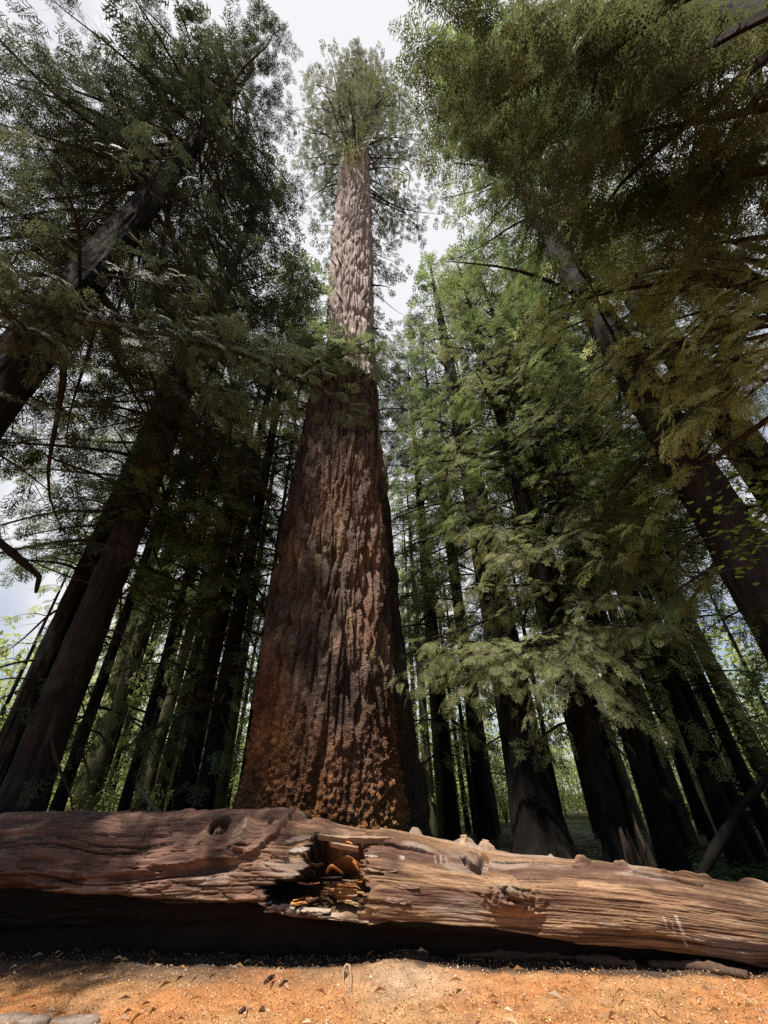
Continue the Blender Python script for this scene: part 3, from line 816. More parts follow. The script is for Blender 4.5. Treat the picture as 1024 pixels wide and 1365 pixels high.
# splinters and torn slats of wood round the hole
def splinter(px0, py0, px1, py1, w, th_, lift, col, seed):
    a, b = log_hit(px0, py0), log_hit(px1, py1)
    n = 16; t = np.linspace(0, 1, n)
    rows = []
    for i in range(n):
        u = a[0] + (b[0] - a[0]) * t[i]; tt = a[1] + (b[1] - a[1]) * t[i]
        p, nn = log_surface(u, tt)
        tg = ax_n * math.cos(tt) - Z3 * math.sin(tt)
        wv = w * (1 - .55 * abs(2 * t[i] - 1) ** 2) * (.7 + .6 * noise(i * .7, seed, 1))
        lf = lift * (1 + .5 * math.sin(t[i] * 5 + seed))
        ys = np.linspace(-1, 1, 5)
        top = [p + nn * (lf + th_ * (.5 + .6 * noise(i * .9, y * 2, seed))) + tg * wv * y for y in ys]
        bot = [p + nn * (lf - .05) + tg * wv * y for y in ys[::-1]]
        rows += top + bot
    V = np.array(rows); F = [grid_faces(n, 10), np.array([[0, k, k + 1] for k in range(1, 9)] + [[(n - 1) * 10, (n - 1) * 10 + k + 1, (n - 1) * 10 + k] for k in range(1, 9)])]
    return vcol_obj('splinter', V, F, col, WOOD, LOG, False)
for k, s_ in enumerate([(380, 1126, 415, 1118, .035, .02, .02, (.36, .27, .22)), (385, 1137, 413, 1133, .025, .02, .015, (.52, .44, .40)),
                        (440, 1124, 478, 1131, .012, .02, .0, (.5, .36, .25)), (424, 1116, 520, 1122, .02, .02, .02, (.42, .29, .2)),
                        (352, 1215, 392, 1212, .012, .025, -.02, (.45, .34, .27)), (376, 1216, 440, 1216, .014, .03, -.01, (.48, .37, .29)), (425, 1221, 492, 1228, .013, .03, -.01, (.50, .38, .29)),
                        (487, 1142, 540, 1146, .03, .02, .015, (.50, .40, .33)), (487, 1160, 530, 1162, .022, .02, .015, (.40, .27, .2)), (488, 1178, 560, 1184, .02, .02, .01, (.30, .19, .14)), (489, 1196, 548, 1202, .025, .025, .015, (.33, .22, .16)),
                        (430, 1176, 444, 1178, .016, .03, -.10, (.12, .07, .045)), (440, 1186, 484, 1192, .014, .03, -.11, (.6, .36, .15)), (448, 1203, 486, 1209, .012, .03, -.07, (.62, .42, .2)), (452, 1117, 470, 1123, .016, .02, -.04, (.62, .25, .07)), (468, 1140, 480, 1160, .02, .03, -.10, (.62, .2, .04))]):
    splinter(*s_[:-1], tuple(c * .62 for c in s_[-1]), k)
for k in range(16):       # torn fibres standing in the break
    x0 = RNG.uniform(385, 470); y0 = RNG.uniform(1135, 1212); ln = RNG.uniform(10, 34)
    splinter(x0, y0, x0 + ln, y0 + RNG.uniform(-1, 4), RNG.uniform(.004, .010), .012, RNG.uniform(-.2, -.05), [(.10, .05, .025), (.42, .18, .06), (.25, .15, .09), (.05, .03, .02)][k % 4], 60 + k)

# ================================================================== BIG SNAG (front trunk) AND TALL FIR
def px_stem(rows, D, top_h=None):
    """rows of (y, xl, xr) at horizontal distance D -> centres and radii"""
    C, r = [], []
    for y, xl, xr in rows:
        p = at((xl + xr) / 2, y, D if np.isscalar(D) else np.interp(y, D[0], D[1]))
        depth = (p - CAM) @ _f
        C.append(p); r.append((xr - xl) / 2 * depth / FPX * .955)
    return np.array(C), np.array(r)

def bark_hero(name, C, rad, ns, dz, origin, kind):
    C = np.asarray(C); z = C[:, 2]; o = np.argsort(z); C, rad, z = C[o], np.asarray(rad)[o], z[o]
    nz = int((z[-1] - z[0]) / dz); zz = np.linspace(z[0], z[-1], nz)
    cx, cy, rr = np.interp(zz, z, C[:, 0]), np.interp(zz, z, C[:, 1]), np.interp(zz, z, rad)
    w = max(3, int(.8 / dz)) | 1; ker = np.ones(w) / w
    for _ in range(2):
        rr = np.convolve(np.pad(rr, w // 2, 'edge'), ker, 'valid'); cx = np.convolve(np.pad(cx, w // 2, 'edge'), ker, 'valid'); cy = np.convolve(np.pad(cy, w // 2, 'edge'), ker, 'valid')
    th = np.linspace(0, 2 * math.pi, ns, endpoint=False)
    TH, ZZ = np.meshgrid(th, zz); R0 = rr.mean()
    RR = np.repeat(rr[:, None], ns, 1)
    a, b = np.cos(TH) * R0, np.sin(TH) * R0
    wx = (fbm(a * .8, b * .8, ZZ * .3, 2) - .5) * .5; wy = (fbm(a * .8 + 7, b * .8, ZZ * .3 + 4, 2) - .5) * .5
    if kind == 'snag':
        lowp = sstep(4.5, 1.3, ZZ + (fbm(a * .7, b * .7, 3, 2) - .5) * 3)                      # rubbed scaly base
        fur = ridge((a + wx) / .42, (b + wy) / .42, ZZ / 4.5)
        fur = np.minimum(1, .55 * (1 - sstep(.75, 1.0, fur)) + .45 * (1 - sstep(.72, 1.0, ridge((a + wx) / .2 + 5, (b + wy) / .2, ZZ / 2.2))))
        fine = fbm(a / .10, b / .10, ZZ / .34, 3)
        crumb = fbm(a / .075, b / .075, ZZ / .085, 3)
        pl = fbm(a / .3 + 9, b / .3, ZZ / .7, 3)
        f1, f2, idu = worley((a + wx * .35) / .19, (b + wy * .35) / .19, ZZ / 1.1 + fbm(a / .3, b / .3, 3, 2) * 1.2)
        g1, g2, idl = worley((a + fine * .10) / .105 + (crumb - .5) * .7, (b + crumb * .08) / .105, ZZ / .125 + (fine - .5) * .8)
        up = sstep(.02, .34, f2 - f1) + .45 * idu; lo = sstep(.02, .40, g2 - g1) * (.55 + .6 * idl) + .35 * idl
        idm = idu * (1 - lowp) + idl * lowp
        disp = (1 - lowp * .7) * (.27 * (fur - .6)) + (1 - lowp) * .11 * (up - .8) + (.015 + .055 * lowp) * (lo - .55) + .07 * (fine - .5) + .045 * (crumb - .5) + .10 * (pl - .5)
        disp += .22 * (fbm(np.cos(TH) * 1.6, np.sin(TH) * 1.6, ZZ * .18, 2) - .5)
        rag = (noise(np.cos(TH) * 5, np.sin(TH) * 5, 2) - .5) * .25 + (noise(np.cos(TH) * 19, np.sin(TH) * 19, 4) - .5) * .22 - .25
        ZO = ZZ + rag * sstep(zz[-1] - .8, zz[-1], ZZ)
        n1 = fbm(a * .9, b * .9, ZZ * .35, 3); n2 = fbm(a * 3, b * 3, ZZ * 1.2, 3)
        brown = np.array([.074, .050, .041]); red = np.array([.155, .070, .036]); pale = np.array([.215, .16, .135]); org = np.array([.34, .148, .056])
        t = np.clip((n2 - .35) * 2.4, 0, 1)[..., None]
        col = brown * (1 - t) + np.array([.15, .103, .084]) * t
        pw = (sstep(.54, .66, n1) * sstep(2.5, 5, ZZ))[..., None]; col = col * (1 - pw * .8) + pale * pw * .8
        lw = np.clip(lowp * 1.3 - .1 + (n1 - .5) * 1.6, 0, 1)[..., None]
        lc = red * (1 - t) + org * t
        col = col * (1 - lw) + lc * lw
        # a touch of moss low on the right
        ms = (sstep(1.9, .6, ZZ + (n2 - .5) * 2.0) * sstep(.2, .9, np.cos(TH) - .1))[..., None] * .55
        col = col * (1 - ms) + np.array([.13, .12, .03]) * ms
        ms2 = (sstep(.66, .74, n2) * sstep(3, 4, ZZ) * sstep(8, 6, ZZ))[..., None] * .5
        col = col * (1 - ms2) + np.array([.14, .14, .035]) * ms2
        col = col * (.13 + .66 * np.clip(crumb, 0, 1) + .64 * idm)[..., None]
    else:
        fur = ridge((a + wx) / .42, (b + wy) / .42, ZZ / 4.0)
        fur = .6 * (1 - sstep(.72, 1.0, fur)) + .4 * (1 - sstep(.7, 1.0, ridge((a + wx) / .2 + 5, (b + wy) / .2, ZZ / 1.6)))
        fine = fbm(a / .11, b / .11, ZZ / .5, 3)
        f1, f2, idu = worley((a + wx * .3) / .17, (b + wy * .3) / .17, ZZ / 1.7 + fbm(a / .3, b / .3, 3, 2) * 2)
        disp = .15 * (fur - .6) + .10 * (sstep(.02, .3, f2 - f1) + .4 * idu - .7) + .08 * (fine - .5) + .3 * (fbm(np.cos(TH) * 1.6, np.sin(TH) * 1.6, ZZ * .09, 2) - .5)
        ZO = ZZ
        n1 = fbm(a * .8, b * .8, ZZ * .12, 3)
        t = np.clip((fine - .3) * 2, 0, 1)[..., None]
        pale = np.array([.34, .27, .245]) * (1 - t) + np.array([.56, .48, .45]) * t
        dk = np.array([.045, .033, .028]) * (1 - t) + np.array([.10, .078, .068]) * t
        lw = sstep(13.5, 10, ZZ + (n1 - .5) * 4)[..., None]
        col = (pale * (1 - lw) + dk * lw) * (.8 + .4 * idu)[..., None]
    r2 = RR + disp * np.clip(RR / R0, .35, 1.2)
    V = np.stack([np.cos(TH) * r2 + cx[:, None], np.sin(TH) * r2 + cy[:, None], ZO], -1).reshape(-1, 3)
    F = [grid_faces(nz, ns)]
    V = np.concatenate([V, [[cx[-1], cy[-1], zz[-1] - .5]]]); k = np.arange(ns); oo = (nz - 1) * ns
    F.append(np.stack([oo + k, oo + (k + 1) % ns, np.full(ns, len(V) - 1)], -1))
    cc = np.concatenate([col.reshape(-1, 3), [[.1, .06, .04]]])
    return mesh_np(name, V - np.asarray(origin), F, [mat_vcol(name + '_bark', (34, 34, 14), .7, 1.0, .035, .95, 30)], None, {'col': np.clip(cc, .01, .8)}, True)

SNAG_D = 10.6
rows = [(1150, 296, 556), (1100, 308, 548), (1060, 322, 540), (1000, 335, 536), (900, 352, 524), (800, 366, 518), (700, 383, 511), (600, 402, 506), (516, 417, 502)]
C, r = px_stem(rows, SNAG_D)
b = at(430, 1100, SNAG_D)
C = np.concatenate([[[C[0][0], C[0][1], -.4]], C]); r = np.concatenate([[r[0] * 1.06], r])
snag = empty('giant_snag', (b[0], b[1], 0), 'massive reddish brown furrowed trunk with a flat broken top, right behind the fallen log', 'tree trunk')
link('trunk', bark_hero('trunk', C, r, 620, .03, snag.location, 'snag'), snag)

rows = [(1110, 392, 578), (1000, 398, 560), (883, 404, 545), (780, 408, 531), (700, 414, 523), (620, 420, 514), (560, 428, 506), (500, 437, 501), (400, 437, 497), (300, 444, 495), (200, 457, 491), (140, 468, 487), (90, 475, 482), (66, 478, 480)]
C, r = px_stem(rows, ([62, 90, 140, 200, 300, 500, 700, 1110], [8.4, 9.2, 10.3, 11.2, 12.0, 12.9, 13.3, 13.5]))
C = np.concatenate([[[C[0][0], C[0][1], -.4]], C]); r = np.concatenate([[r[0] * 1.04], r])
b = C[0]
fir = empty('tall_fir', (b[0], b[1], 0), 'towering pale barked fir rising behind the broken trunk to the top of the sky gap', 'tree')
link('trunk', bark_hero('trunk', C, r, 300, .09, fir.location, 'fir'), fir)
FIRC, FIRR = C, r
def build_fir_crown():
    acc = Acc(); zmax = FIRC[-1][2]
    def cen(z): return np.array([np.interp(z, FIRC[:, 2], FIRC[:, 0]), np.interp(z, FIRC[:, 2], FIRC[:, 1]), z])
    print('fir height', zmax)
    n = 150; zt = zmax - 2.5
    for i in range(n):
        t = ((i + RNG.uniform(0, 1)) / n) ** .9
        z = 40 + (zt - 40) * t
        L = (4.9 * (1 - t) ** .45 + 1.2) * RNG.choice([.45, .7, 1.0, 1.2], p=[.25, .3, .3, .15])
        az_ = RNG.uniform(0, 6.28)
        if z > 55 and math.sin(az_) < -.3: L *= .55
        bough(acc, cen(z), az_, RNG.normal(-.05, .2) + .2 * t, L, RNG.uniform(.1, .35), 2, 1.2, .5, .4, r0=.08, tint=.5 + RNG.normal(0, .12), fs=.8, bare=.2, clump=.52)
    # lower boughs on the right flank, behind the stem
    for i in range(26):
        z = RNG.uniform(15, 36); az = RNG.uniform(R(-10), R(75))
        bough(acc, cen(z), az, RNG.normal(0, .1), RNG.uniform(2.2, 4.0), RNG.uniform(.2, .4), 2 if z > 24 else 1, 1.0, .36, .5, r0=.045, tint=.45, bare=.2)
    for i in range(7):
        z = RNG.uniform(24, 36); az = RNG.uniform(R(130), R(200))
        bough(acc, cen(z), az, RNG.normal(0, .1), RNG.uniform(1.6, 2.8), RNG.uniform(.2, .4), 2, .7, .36, .5, r0=.04, tint=.4, bare=.3)
    link('crown', acc.mesh('crown', [LEAF_GREY, TWIG], fir.location), fir)
    for i in range(10):
        z = RNG.uniform(20, 42); az = RNG.uniform(R(150), R(390)); L = RNG.uniform(.6, 1.6); c = cen(z); t = np.linspace(0, 1, 6)
        rad = np.interp(z, FIRC[:, 2], FIRR)
        P = c + np.c_[np.cos(az) * (rad * .9 + L * t), np.sin(az) * (rad * .9 + L * t), (.2 * t - .4 * t * t) * L]
        a2 = Acc(); add_tube(a2, P, .06 * (1 - t) + .015, 5, 0, .2, i); link('dead_branch', a2.mesh('dead_branch', [TWIG], fir.location), fir)
build_fir_crown()

# ================================================================== TREES THAT ONE CAN TELL APART
def fan(specs, leaf_tint=.5, lod=0, dens=1.0, wid=.36, hang=.4, fs=1.0, droop=.22, r0=None, bare=.12, clump=.5, sunny=False):
    """boughs given by their start and end points (px, py, distance)"""
    def f(acc):
        for (x0, y0, d0, x1, y1, d1) in specs:
            a, b_ = at(x0, y0, d0), at(x1, y1, d1)
            if sunny and shades_hero(np.array([a + (b_ - a) * q for q in (.3, .6, .85, 1)])) and RNG.uniform() > .04: continue
            v = b_ - a; L = np.linalg.norm(v); az = math.atan2(v[1], v[0]); el_ = math.asin(np.clip((v[2] + droop * L) / L, -.95, .95))
            bough(acc, a, az, el_, L, droop, lod, dens, wid, hang, r0=r0, tint=leaf_tint + RNG.normal(0, .08), fs=fs, bare=bare, clump=clump)
    return f

# --- left side
def clothe(acc):
    bx, by = at(20, 490, 7.6)[:2]
    for i in range(64):
        z = 9 + 24.5 * (i + RNG.uniform(0, 1)) / 64
        c = np.array([bx, by, z]); az = RNG.uniform(R(-160), R(60)); L = RNG.uniform(1.4, 3.2) * (1 - .4 * (z - 9) / 25)
        e = c + np.array([math.cos(az), math.sin(az), -.2]) * L
        if shades_hero(np.array([(c + e) / 2, e])) and RNG.uniform() > .4: continue
        bough(acc, c, az, RNG.normal(0, .2), L, RNG.uniform(.2, .45), 1, .95, .44, .55, tint=.5 + RNG.normal(0, .12), bare=.08, clump=.5)
    fan([(300, 140, 7.6, 345, 15, 5.8), (310, 125, 7.6, 338, 80, 5.9), (270, 175, 7.6, 10, -10, 6.2), (250, 200, 7.6, -10, 60, 6.4), (300, 140, 7.6, 90, -50, 6.1), (310, 120, 7.6, 300, -60, 5.6), (200, 260, 7.6, -20, 170, 6.3)], .5, 1, 1., .42, .55, sunny=True)(acc)
tree('hemlock_tree', 'nearest dark hemlock on the left, its thick black stem leaning in from the left edge', 20, 490, 7.6, .88, 34, 9.0, 33, 6.6, 165, LEAF_DARK, BARK_DARK, dens=1.0, clump=.5, seed=1, dead=6, dead_z=(6, 12), tint=.45, hang=.55, shape=.5, el=(-.1, .3), fs=1.05,
     skip=lambda c, t: t[1] < .4,
     extra=fan([(10, 470, 7.2, 130, 430, 6.3), (10, 440, 7.2, 120, 390, 6.2), (0, 400, 7.2, 90, 380, 6.0), (-30, 380, 7, 60, 330, 6.0), (-20, 430, 7, 70, 455, 6.1)], .75, 0, 1.15, .4, .6),
     extra2=fan([(150, 320, 7.6, 30, 230, 6.2), (165, 300, 7.6, 60, 170, 6.0), (177, 293, 7.6, 120, 150, 5.8), (190, 275, 7.6, 200, 190, 5.7), (200, 260, 7.6, 20, 110, 6.4), (210, 250, 7.6, 90, 70, 6.0), (220, 240, 7.6, 170, 90, 5.6), (232, 224, 7.6, 250, 140, 5.6), (240, 215, 7.6, 60, 10, 6.3), (250, 200, 7.6, 140, 0, 5.9), (262, 190, 7.6, 230, 50, 5.6), (275, 170, 7.6, 310, 110, 5.7), (286, 157, 7.6, 180, -40, 6.0), (295, 145, 7.6, 270, 0, 5.7), (305, 130, 7.6, 345, 40, 5.7), (315, 120, 7.6, 330, -20, 5.8), (180, 290, 7.6, 300, 250, 6.2), (215, 245, 7.6, 330, 200, 6.2), (110, 370, 7.6, 190, 400, 6.2), (-20, 240, 7.6, 60, 120, 6.2), (-40, 180, 7.6, 40, 40, 6.2), (-60, 100, 7.4, 30, -30, 6.2)], .5, 1, .95, .42, .55, sunny=True), extra3=clothe)
tree('hemlock_tree', 'grey furrowed conifer trunk slanting up from the left end of the log', 20, 1090, 11.2, .74, 36, 9.5, 35, 4.6, 84, LEAF_DARK, BARK_GREY, low=30, low_top=5, low_len=1.25, seed=2, dead=8, flare=1.8, tint=.5, dead_z=(3, 10))
tree('hemlock_tree', 'blackish conifer trunk hugging the left side of the grey furrowed trunk', -24, 1085, 13.5, .66, 30, 8, 29, 4.2, 70, LEAF_OLIVE, BARK_DARK, low=22, low_top=3, low_len=1.4, seed=3, dead=8, dead_z=(3, 9))
tree('hemlock_tree', 'left one of two close black trunks between the grey trunk and the giant snag', 239, 1092, 13.0, .44, 30, 7.0, 29, 4.0, 74, LEAF_DARK, BARK_DARK, low=22, low_top=3, low_len=1.4, seed=4, dead=9, tint=.5, dead_z=(3, 8))
tree('hemlock_tree', 'right one of two close black trunks between the grey trunk and the giant snag', 268, 1092, 12.2, .45, 28, 6.5, 27, 3.9, 74, LEAF_OLIVE, BARK_DARK, low=22, low_top=3, low_len=1.4, seed=5, dead=9, tint=.32, dead_z=(3, 8),
     extra=fan([(385, 520, 12, 450, 440, 10.3), (390, 560, 12, 440, 470, 10.2), (380, 500, 12, 432, 415, 10.8), (385, 500, 12, 508, 492, 8.6), (390, 520, 12, 470, 500, 8.4), (380, 480, 12, 460, 470, 8.8), (385, 470, 12, 440, 425, 9.4), (390, 500, 12, 490, 480, 8.7)], .8, 0, 1.1, .4, .5))
# --- right side
tree('hemlock_tree', 'broad flared dark trunk standing just behind the right half of the log', 722, 1130, 13.0, 1.05, 30, 8.5, 29, 3.8, 76, LEAF_OLIVE, BARK_DARK, seed=6, flare=1.75, dead=6, tint=.5)
tree('young_hemlock', 'hemlock with pale sunlit drooping sprays fanning low over the log', 830, 1148, 10.6, .50, 24, 5.2, 23.5, 4.0, 76, LEAF_YOUNG, BARK_DARK, fs=.8, clump=.62, seed=7, dead=4, tint=.5, dens=1.15, el=(-.12, .35), hang=.5,
     extra=fan([(775, 880, 10.5, 530, 905, 8.6), (770, 860, 10.5, 560, 870, 8.3), (770, 860, 10.5, 640, 925, 7.6), (770, 850, 10.5, 720, 930, 7.4), (770, 840, 10.5, 660, 860, 7.4), (765, 830, 10.5, 770, 880, 7.5), (770, 850, 10.5, 860, 840, 8.2), (765, 830, 10.5, 905, 850, 8.6),
                (735, 730, 10.6, 650, 690, 8.4), (735, 730, 10.6, 700, 740, 8.0), (735, 720, 10.6, 800, 720, 8.5), (730, 700, 10.6, 860, 700, 8.8), (750, 780, 10.5, 600, 800, 8.8), (755, 790, 10.5, 850, 800, 8.5)], .66, 0, 1.35, .42, .6, fs=.72, clump=.56))
tree('hemlock_tree', 'slim black trunk tilted beside the sunlit hemlock on its right', 900, 1158, 11.4, .42, 26, 8, 25.5, 3.8, 76, LEAF_OLIVE, BARK_DARK, low=20, low_top=2, low_len=1.2, seed=8, dead=12, tint=.5, dead_z=(2.5, 9))
tree('hemlock_tree', 'left stem of the dark pair standing in ferns on the right', 968, 1098, 14.2, .37, 27, 7, 26.5, 4.2, 84, LEAF_OLIVE, BARK_DARK, low=20, low_top=2, low_len=1.2, seed=9, dead=10, tint=.6, dead_z=(2.5, 9))
tree('hemlock_tree', 'right stem of the dark pair standing in ferns on the right', 994, 1108, 14.8, .31, 25, 8, 24.5, 4.0, 76, LEAF_BRIGHT, BARK_DARK, seed=10, dead=8, tint=.4, dead_z=(2.5, 9))
tree('hemlock_tree', 'tall slender trunk nearest the right edge behind the leaning pole', 1020, 1098, 15.5, .30, 30, 8, 29.5, 4.4, 84, LEAF_OLIVE, BARK_DARK, low=20, low_top=2, low_len=1.2, seed=11, dead=8, tint=.65, dead_z=(2.5, 9))
tree('hemlock_tree', 'massive black trunk crossing the right edge, pale and bare again near its top', 960, 690, 8.6, .82, 38, 7.0, 37, 4.6, 64, LEAF_OLIVE, BARK_GREY, thin_right=.5, low=46, low_top=15, low_len=1.15, seed=12, dead=5, tint=.55, dead_z=(6, 16), shape=.6,
     skip=lambda c, t: t[1] < 2.0 or 9.5 < c[2] < 11 or (21 < c[2] < 31 and t[0] < c[0] + .5))
tree('hemlock_tree', 'overhanging dark tree filling the upper right corner with drooping limbs', 9.6, 1.4, None, .95, 34, 12.5, 33, 6.6, 84, LEAF_OVER, BARK_DARK, thin_right=.7, seed=13, dead=0, tint=.45, hang=.55, shape=.5, skip=lambda c, t: t[1] < 1.6,
     extra=fan([(1090, 40, 5.2, 860, 350, 6.6), (1100, 120, 5.5, 800, 300, 6.2), (1060, 0, 4.6, 740, 200, 5.4), (1000, -60, 4.2, 690, 120, 4.9), (1080, 180, 6, 900, 300, 6.8), (900, -60, 4.0, 660, 50, 4.6), (960, -40, 4.2, 650, 160, 5.4), (1100, 220, 6.2, 720, 280, 6.6), (1100, 300, 6.6, 930, 380, 7.0), (1040, 60, 5.2, 760, 380, 7.2)], .5, 1, 1.1, .42, .55, r0=.07))
tree('hemlock_tree', 'yellow green conifer crown spreading in the middle of the right side', 7.7, 4.3, None, .5, 16, 6, 15.6, 4.8, 46, LEAF_BRIGHT, BARK_DARK, clump=.7, seed=14, dead=3, tint=.7, hang=.5, azr=(85, 215), shape=.45, dens=.85,
     skip=lambda c, t: t[1] < 3.5,
     extra=fan([(1050, 420, 8.6, 850, 470, 7.2), (1050, 420, 8.6, 800, 420, 7.4), (1050, 400, 8.6, 760, 360, 7.6), (1040, 460, 8.7, 900, 540, 7.2), (1040, 460, 8.7, 820, 540, 7.6), (1050, 400, 8.6, 880, 390, 6.9), (1040, 380, 8.6, 940, 330, 7.0), (1060, 500, 8.6, 960, 560, 7.0), (1040, 380, 8.6, 700, 420, 8.4)], .75, 0, .9, .42, .5, clump=.66),
     extra2=fan([(1040, 360, 8.4, 760, 330, 6.9), (1040, 380, 8.4, 800, 400, 6.7), (1050, 420, 8.5, 830, 450, 6.6), (1050, 440, 8.5, 860, 520, 6.6), (1050, 460, 8.5, 900, 560, 6.5), (1040, 350, 8.4, 820, 340, 6.5), (1040, 340, 8.4, 780, 280, 6.8), (1060, 480, 8.5, 930, 590, 6.5), (1050, 430, 8.5, 780, 500, 6.9), (1060, 420, 8.5, 930, 470, 6.3)], .8, 0, .85, .44, .5, fs=.85, clump=.58))
tree('hemlock_tree', 'pale green conifer half hidden behind the black trunk at the right edge', 1180, 1060, 12.5, .6, 26, 6, 25.5, 4.4, 46, LEAF_OLIVE, BARK_DARK, seed=25, dead=2, tint=.7, hang=.5)
tree('hemlock_tree', 'dark thin conifer standing between the giant snag and the flared trunk', 604, 1110, 15.5, .42, 24, 6.0, 23.5, 3.4, 66, LEAF_OLIVE, BARK_DARK, low=20, low_top=2, low_len=1.2, seed=15, dead=6, tint=.5)
tree('hemlock_tree', 'feathery conifer with loose crown set against the sky right of the tall fir', 650, 1105, 19, .5, 34, 10, 33.5, 4.2, 80, LEAF_GREY, BARK_GREY, seed=16, dead=3, tint=.65)
tree('hemlock_tree', 'leafy bright green tree glowing behind the flat snag top', 575, 1100, 24, .5, 22, 8, 21.5, 4.0, 66, LEAF_BRIGHT, BARK_BACK, seed=17, dead=0, tint=.55)
tree('hemlock_tree', 'dark pole-straight conifer just left of the two close black trunks', 160, 1094, 15.5, .27, 25, 7, 24.5, 3.4, 54, LEAF_OLIVE, BARK_DARK, low=22, low_top=3, low_len=1.4, seed=18, dead=8, tint=.45, dead_z=(2.5, 8))
tree('hemlock_tree', 'thin dark conifer close to the right flank of the grey furrowed trunk', 70, 1096, 14.5, .30, 26, 7, 25.5, 3.6, 60, LEAF_OLIVE, BARK_DARK, low=22, low_top=3, low_len=1.4, seed=19, dead=8, tint=.5, dead_z=(2.5, 8))
tree('hemlock_tree', 'pale mossy trunk lit by the sun behind the two close black trunks', 214, 1090, 24, .9, 30, 9, 29.5, 3.8, 30, LEAF_OLIVE, BARK_BACK, seed=20, dead=3, tint=.6)
tree('hemlock_tree', 'thin stem with bare twigs beside the left flank of the giant snag', 318, 1092, 16.5, .30, 22, 9, 21.5, 2.8, 26, LEAF_OLIVE, BARK_DARK, seed=21, dead=8, tint=.5, dead_z=(2, 8))
tree('hemlock_tree', 'slender dark conifer leaning between the sunlit hemlock and the dark pair', 912, 1128, 16.5, .28, 25, 7, 24.5, 3.4, 46, LEAF_BRIGHT, BARK_DARK, seed=22, dead=8, tint=.55, dead_z=(2.5, 8))


tree('tall_hemlock', 'very tall pale stemmed conifer whose high crown edges the right side of the sky gap', 8.6, 7.2, None, .8, 60, 25, 58, 5.4, 120, LEAF_OLIVE, BARK_GREY, seed=26, dead=6, tint=.6, shape=.5, dead_z=(18, 40), low=0)

# --- slender background conifers that nothing tells apart: three built, the rest copied
protos = []
def thin_proto(k, H, z0, maxL, nb, leaf, d):
    root = empty('slender_conifer', (0, 0, 0), 'slender conifer standing in the sunlit forest far behind the log', 'tree', 'slender conifers in the background forest')
    zs = np.array([-.5, 0, .5, H * .3, H * .7, H]); rs = d / 2 * np.array([1.5, 1.35, 1.1, .9, .55, .08])
    link('trunk', trunk_mesh(np.c_[zs * 0, zs * 0, zs], rs, 10, 'trunk', BARK_DARK if k != 1 else BARK_BACK, .02, .1, 1.2, k, (0, 0, 0), .8), root)
    acc = Acc()
    for i in range(nb):
        t = (i + RNG.uniform(0, 1)) / nb
        bough(acc, (0, 0, z0 + (H - .3 - z0) * t), i * 2.4 + RNG.normal(0, .3), -.1 + .5 * t + RNG.normal(0, .1), maxL * ((1 - t) ** .7 * .85 + .15) * RNG.uniform(.6, 1.1), RNG.uniform(.15, .35), 2, .8, .36, .4, tint=.6 + RNG.normal(0, .1), fs=.9)
    for i in range(7):
        bough(acc, (0, 0, RNG.uniform(3, z0)), RNG.uniform(0, 6.28), RNG.normal(0, .2), RNG.uniform(.6, 1.5), .4, 2, .8, .4, .6, tint=.6, fs=.8, bare=.3, clump=.7)
    link('crown', acc.mesh('crown', [leaf, TWIG]), root)
    return root
def copy_tree(o):
    c = o.copy(); COL.objects.link(c)
    for ch in o.children:
        d = ch.copy(); COL.objects.link(d); d.parent = c
    return c
protos = [thin_proto(0, 22, 11, 2.0, 16, LEAF_OLIVE, .34), thin_proto(1, 26, 13, 2.2, 17, LEAF_OLIVE, .45), thin_proto(2, 17, 6, 1.9, 20, LEAF_BRIGHT, .22)]
used = [False] * 3
spots = [(50, 19), (112, 17.5), (135, 21), (176, 22), (205, 19), (241, 18.5), (278, 24), (292, 18.5), (632, 22), (700, 23), (733, 19.5), (790, 22), (832, 19.5), (905, 19), (938, 18.5), (40, 22), (100, 20), (122, 19), (140, 26), (182, 18), (196, 30), (228, 22), (250, 28), (285, 21), (300, 30), (335, 26), (-60, 24), (-20, 30),
         (590, 20), (622, 25), (640, 18), (655, 22), (745, 22), (800, 20), (845, 24), (885, 26), (930, 22), (945, 30), (985, 21), (1005, 27), (1050, 20), (1090, 26), (560, 32), (540, 38), (470, 40), (610, 36), (720, 36), (90, 36), (160, 38), (15, 40), (870, 38), (960, 40), (265, 40)]
for i, (px, D) in enumerate(spots):
    k = i % 3
    o = protos[k] if not used[k] else copy_tree(protos[k]); used[k] = True
    p = at(px, 1085, D); s = RNG.uniform(.8, 1.25)
    o.location = (p[0], p[1], float(gz(p[0], p[1])) - .05); o.rotation_euler = (RNG.normal(0, .02), RNG.normal(0, .02), RNG.uniform(0, 6.28)); o.scale = (s, s, s * RNG.uniform(.9, 1.15))

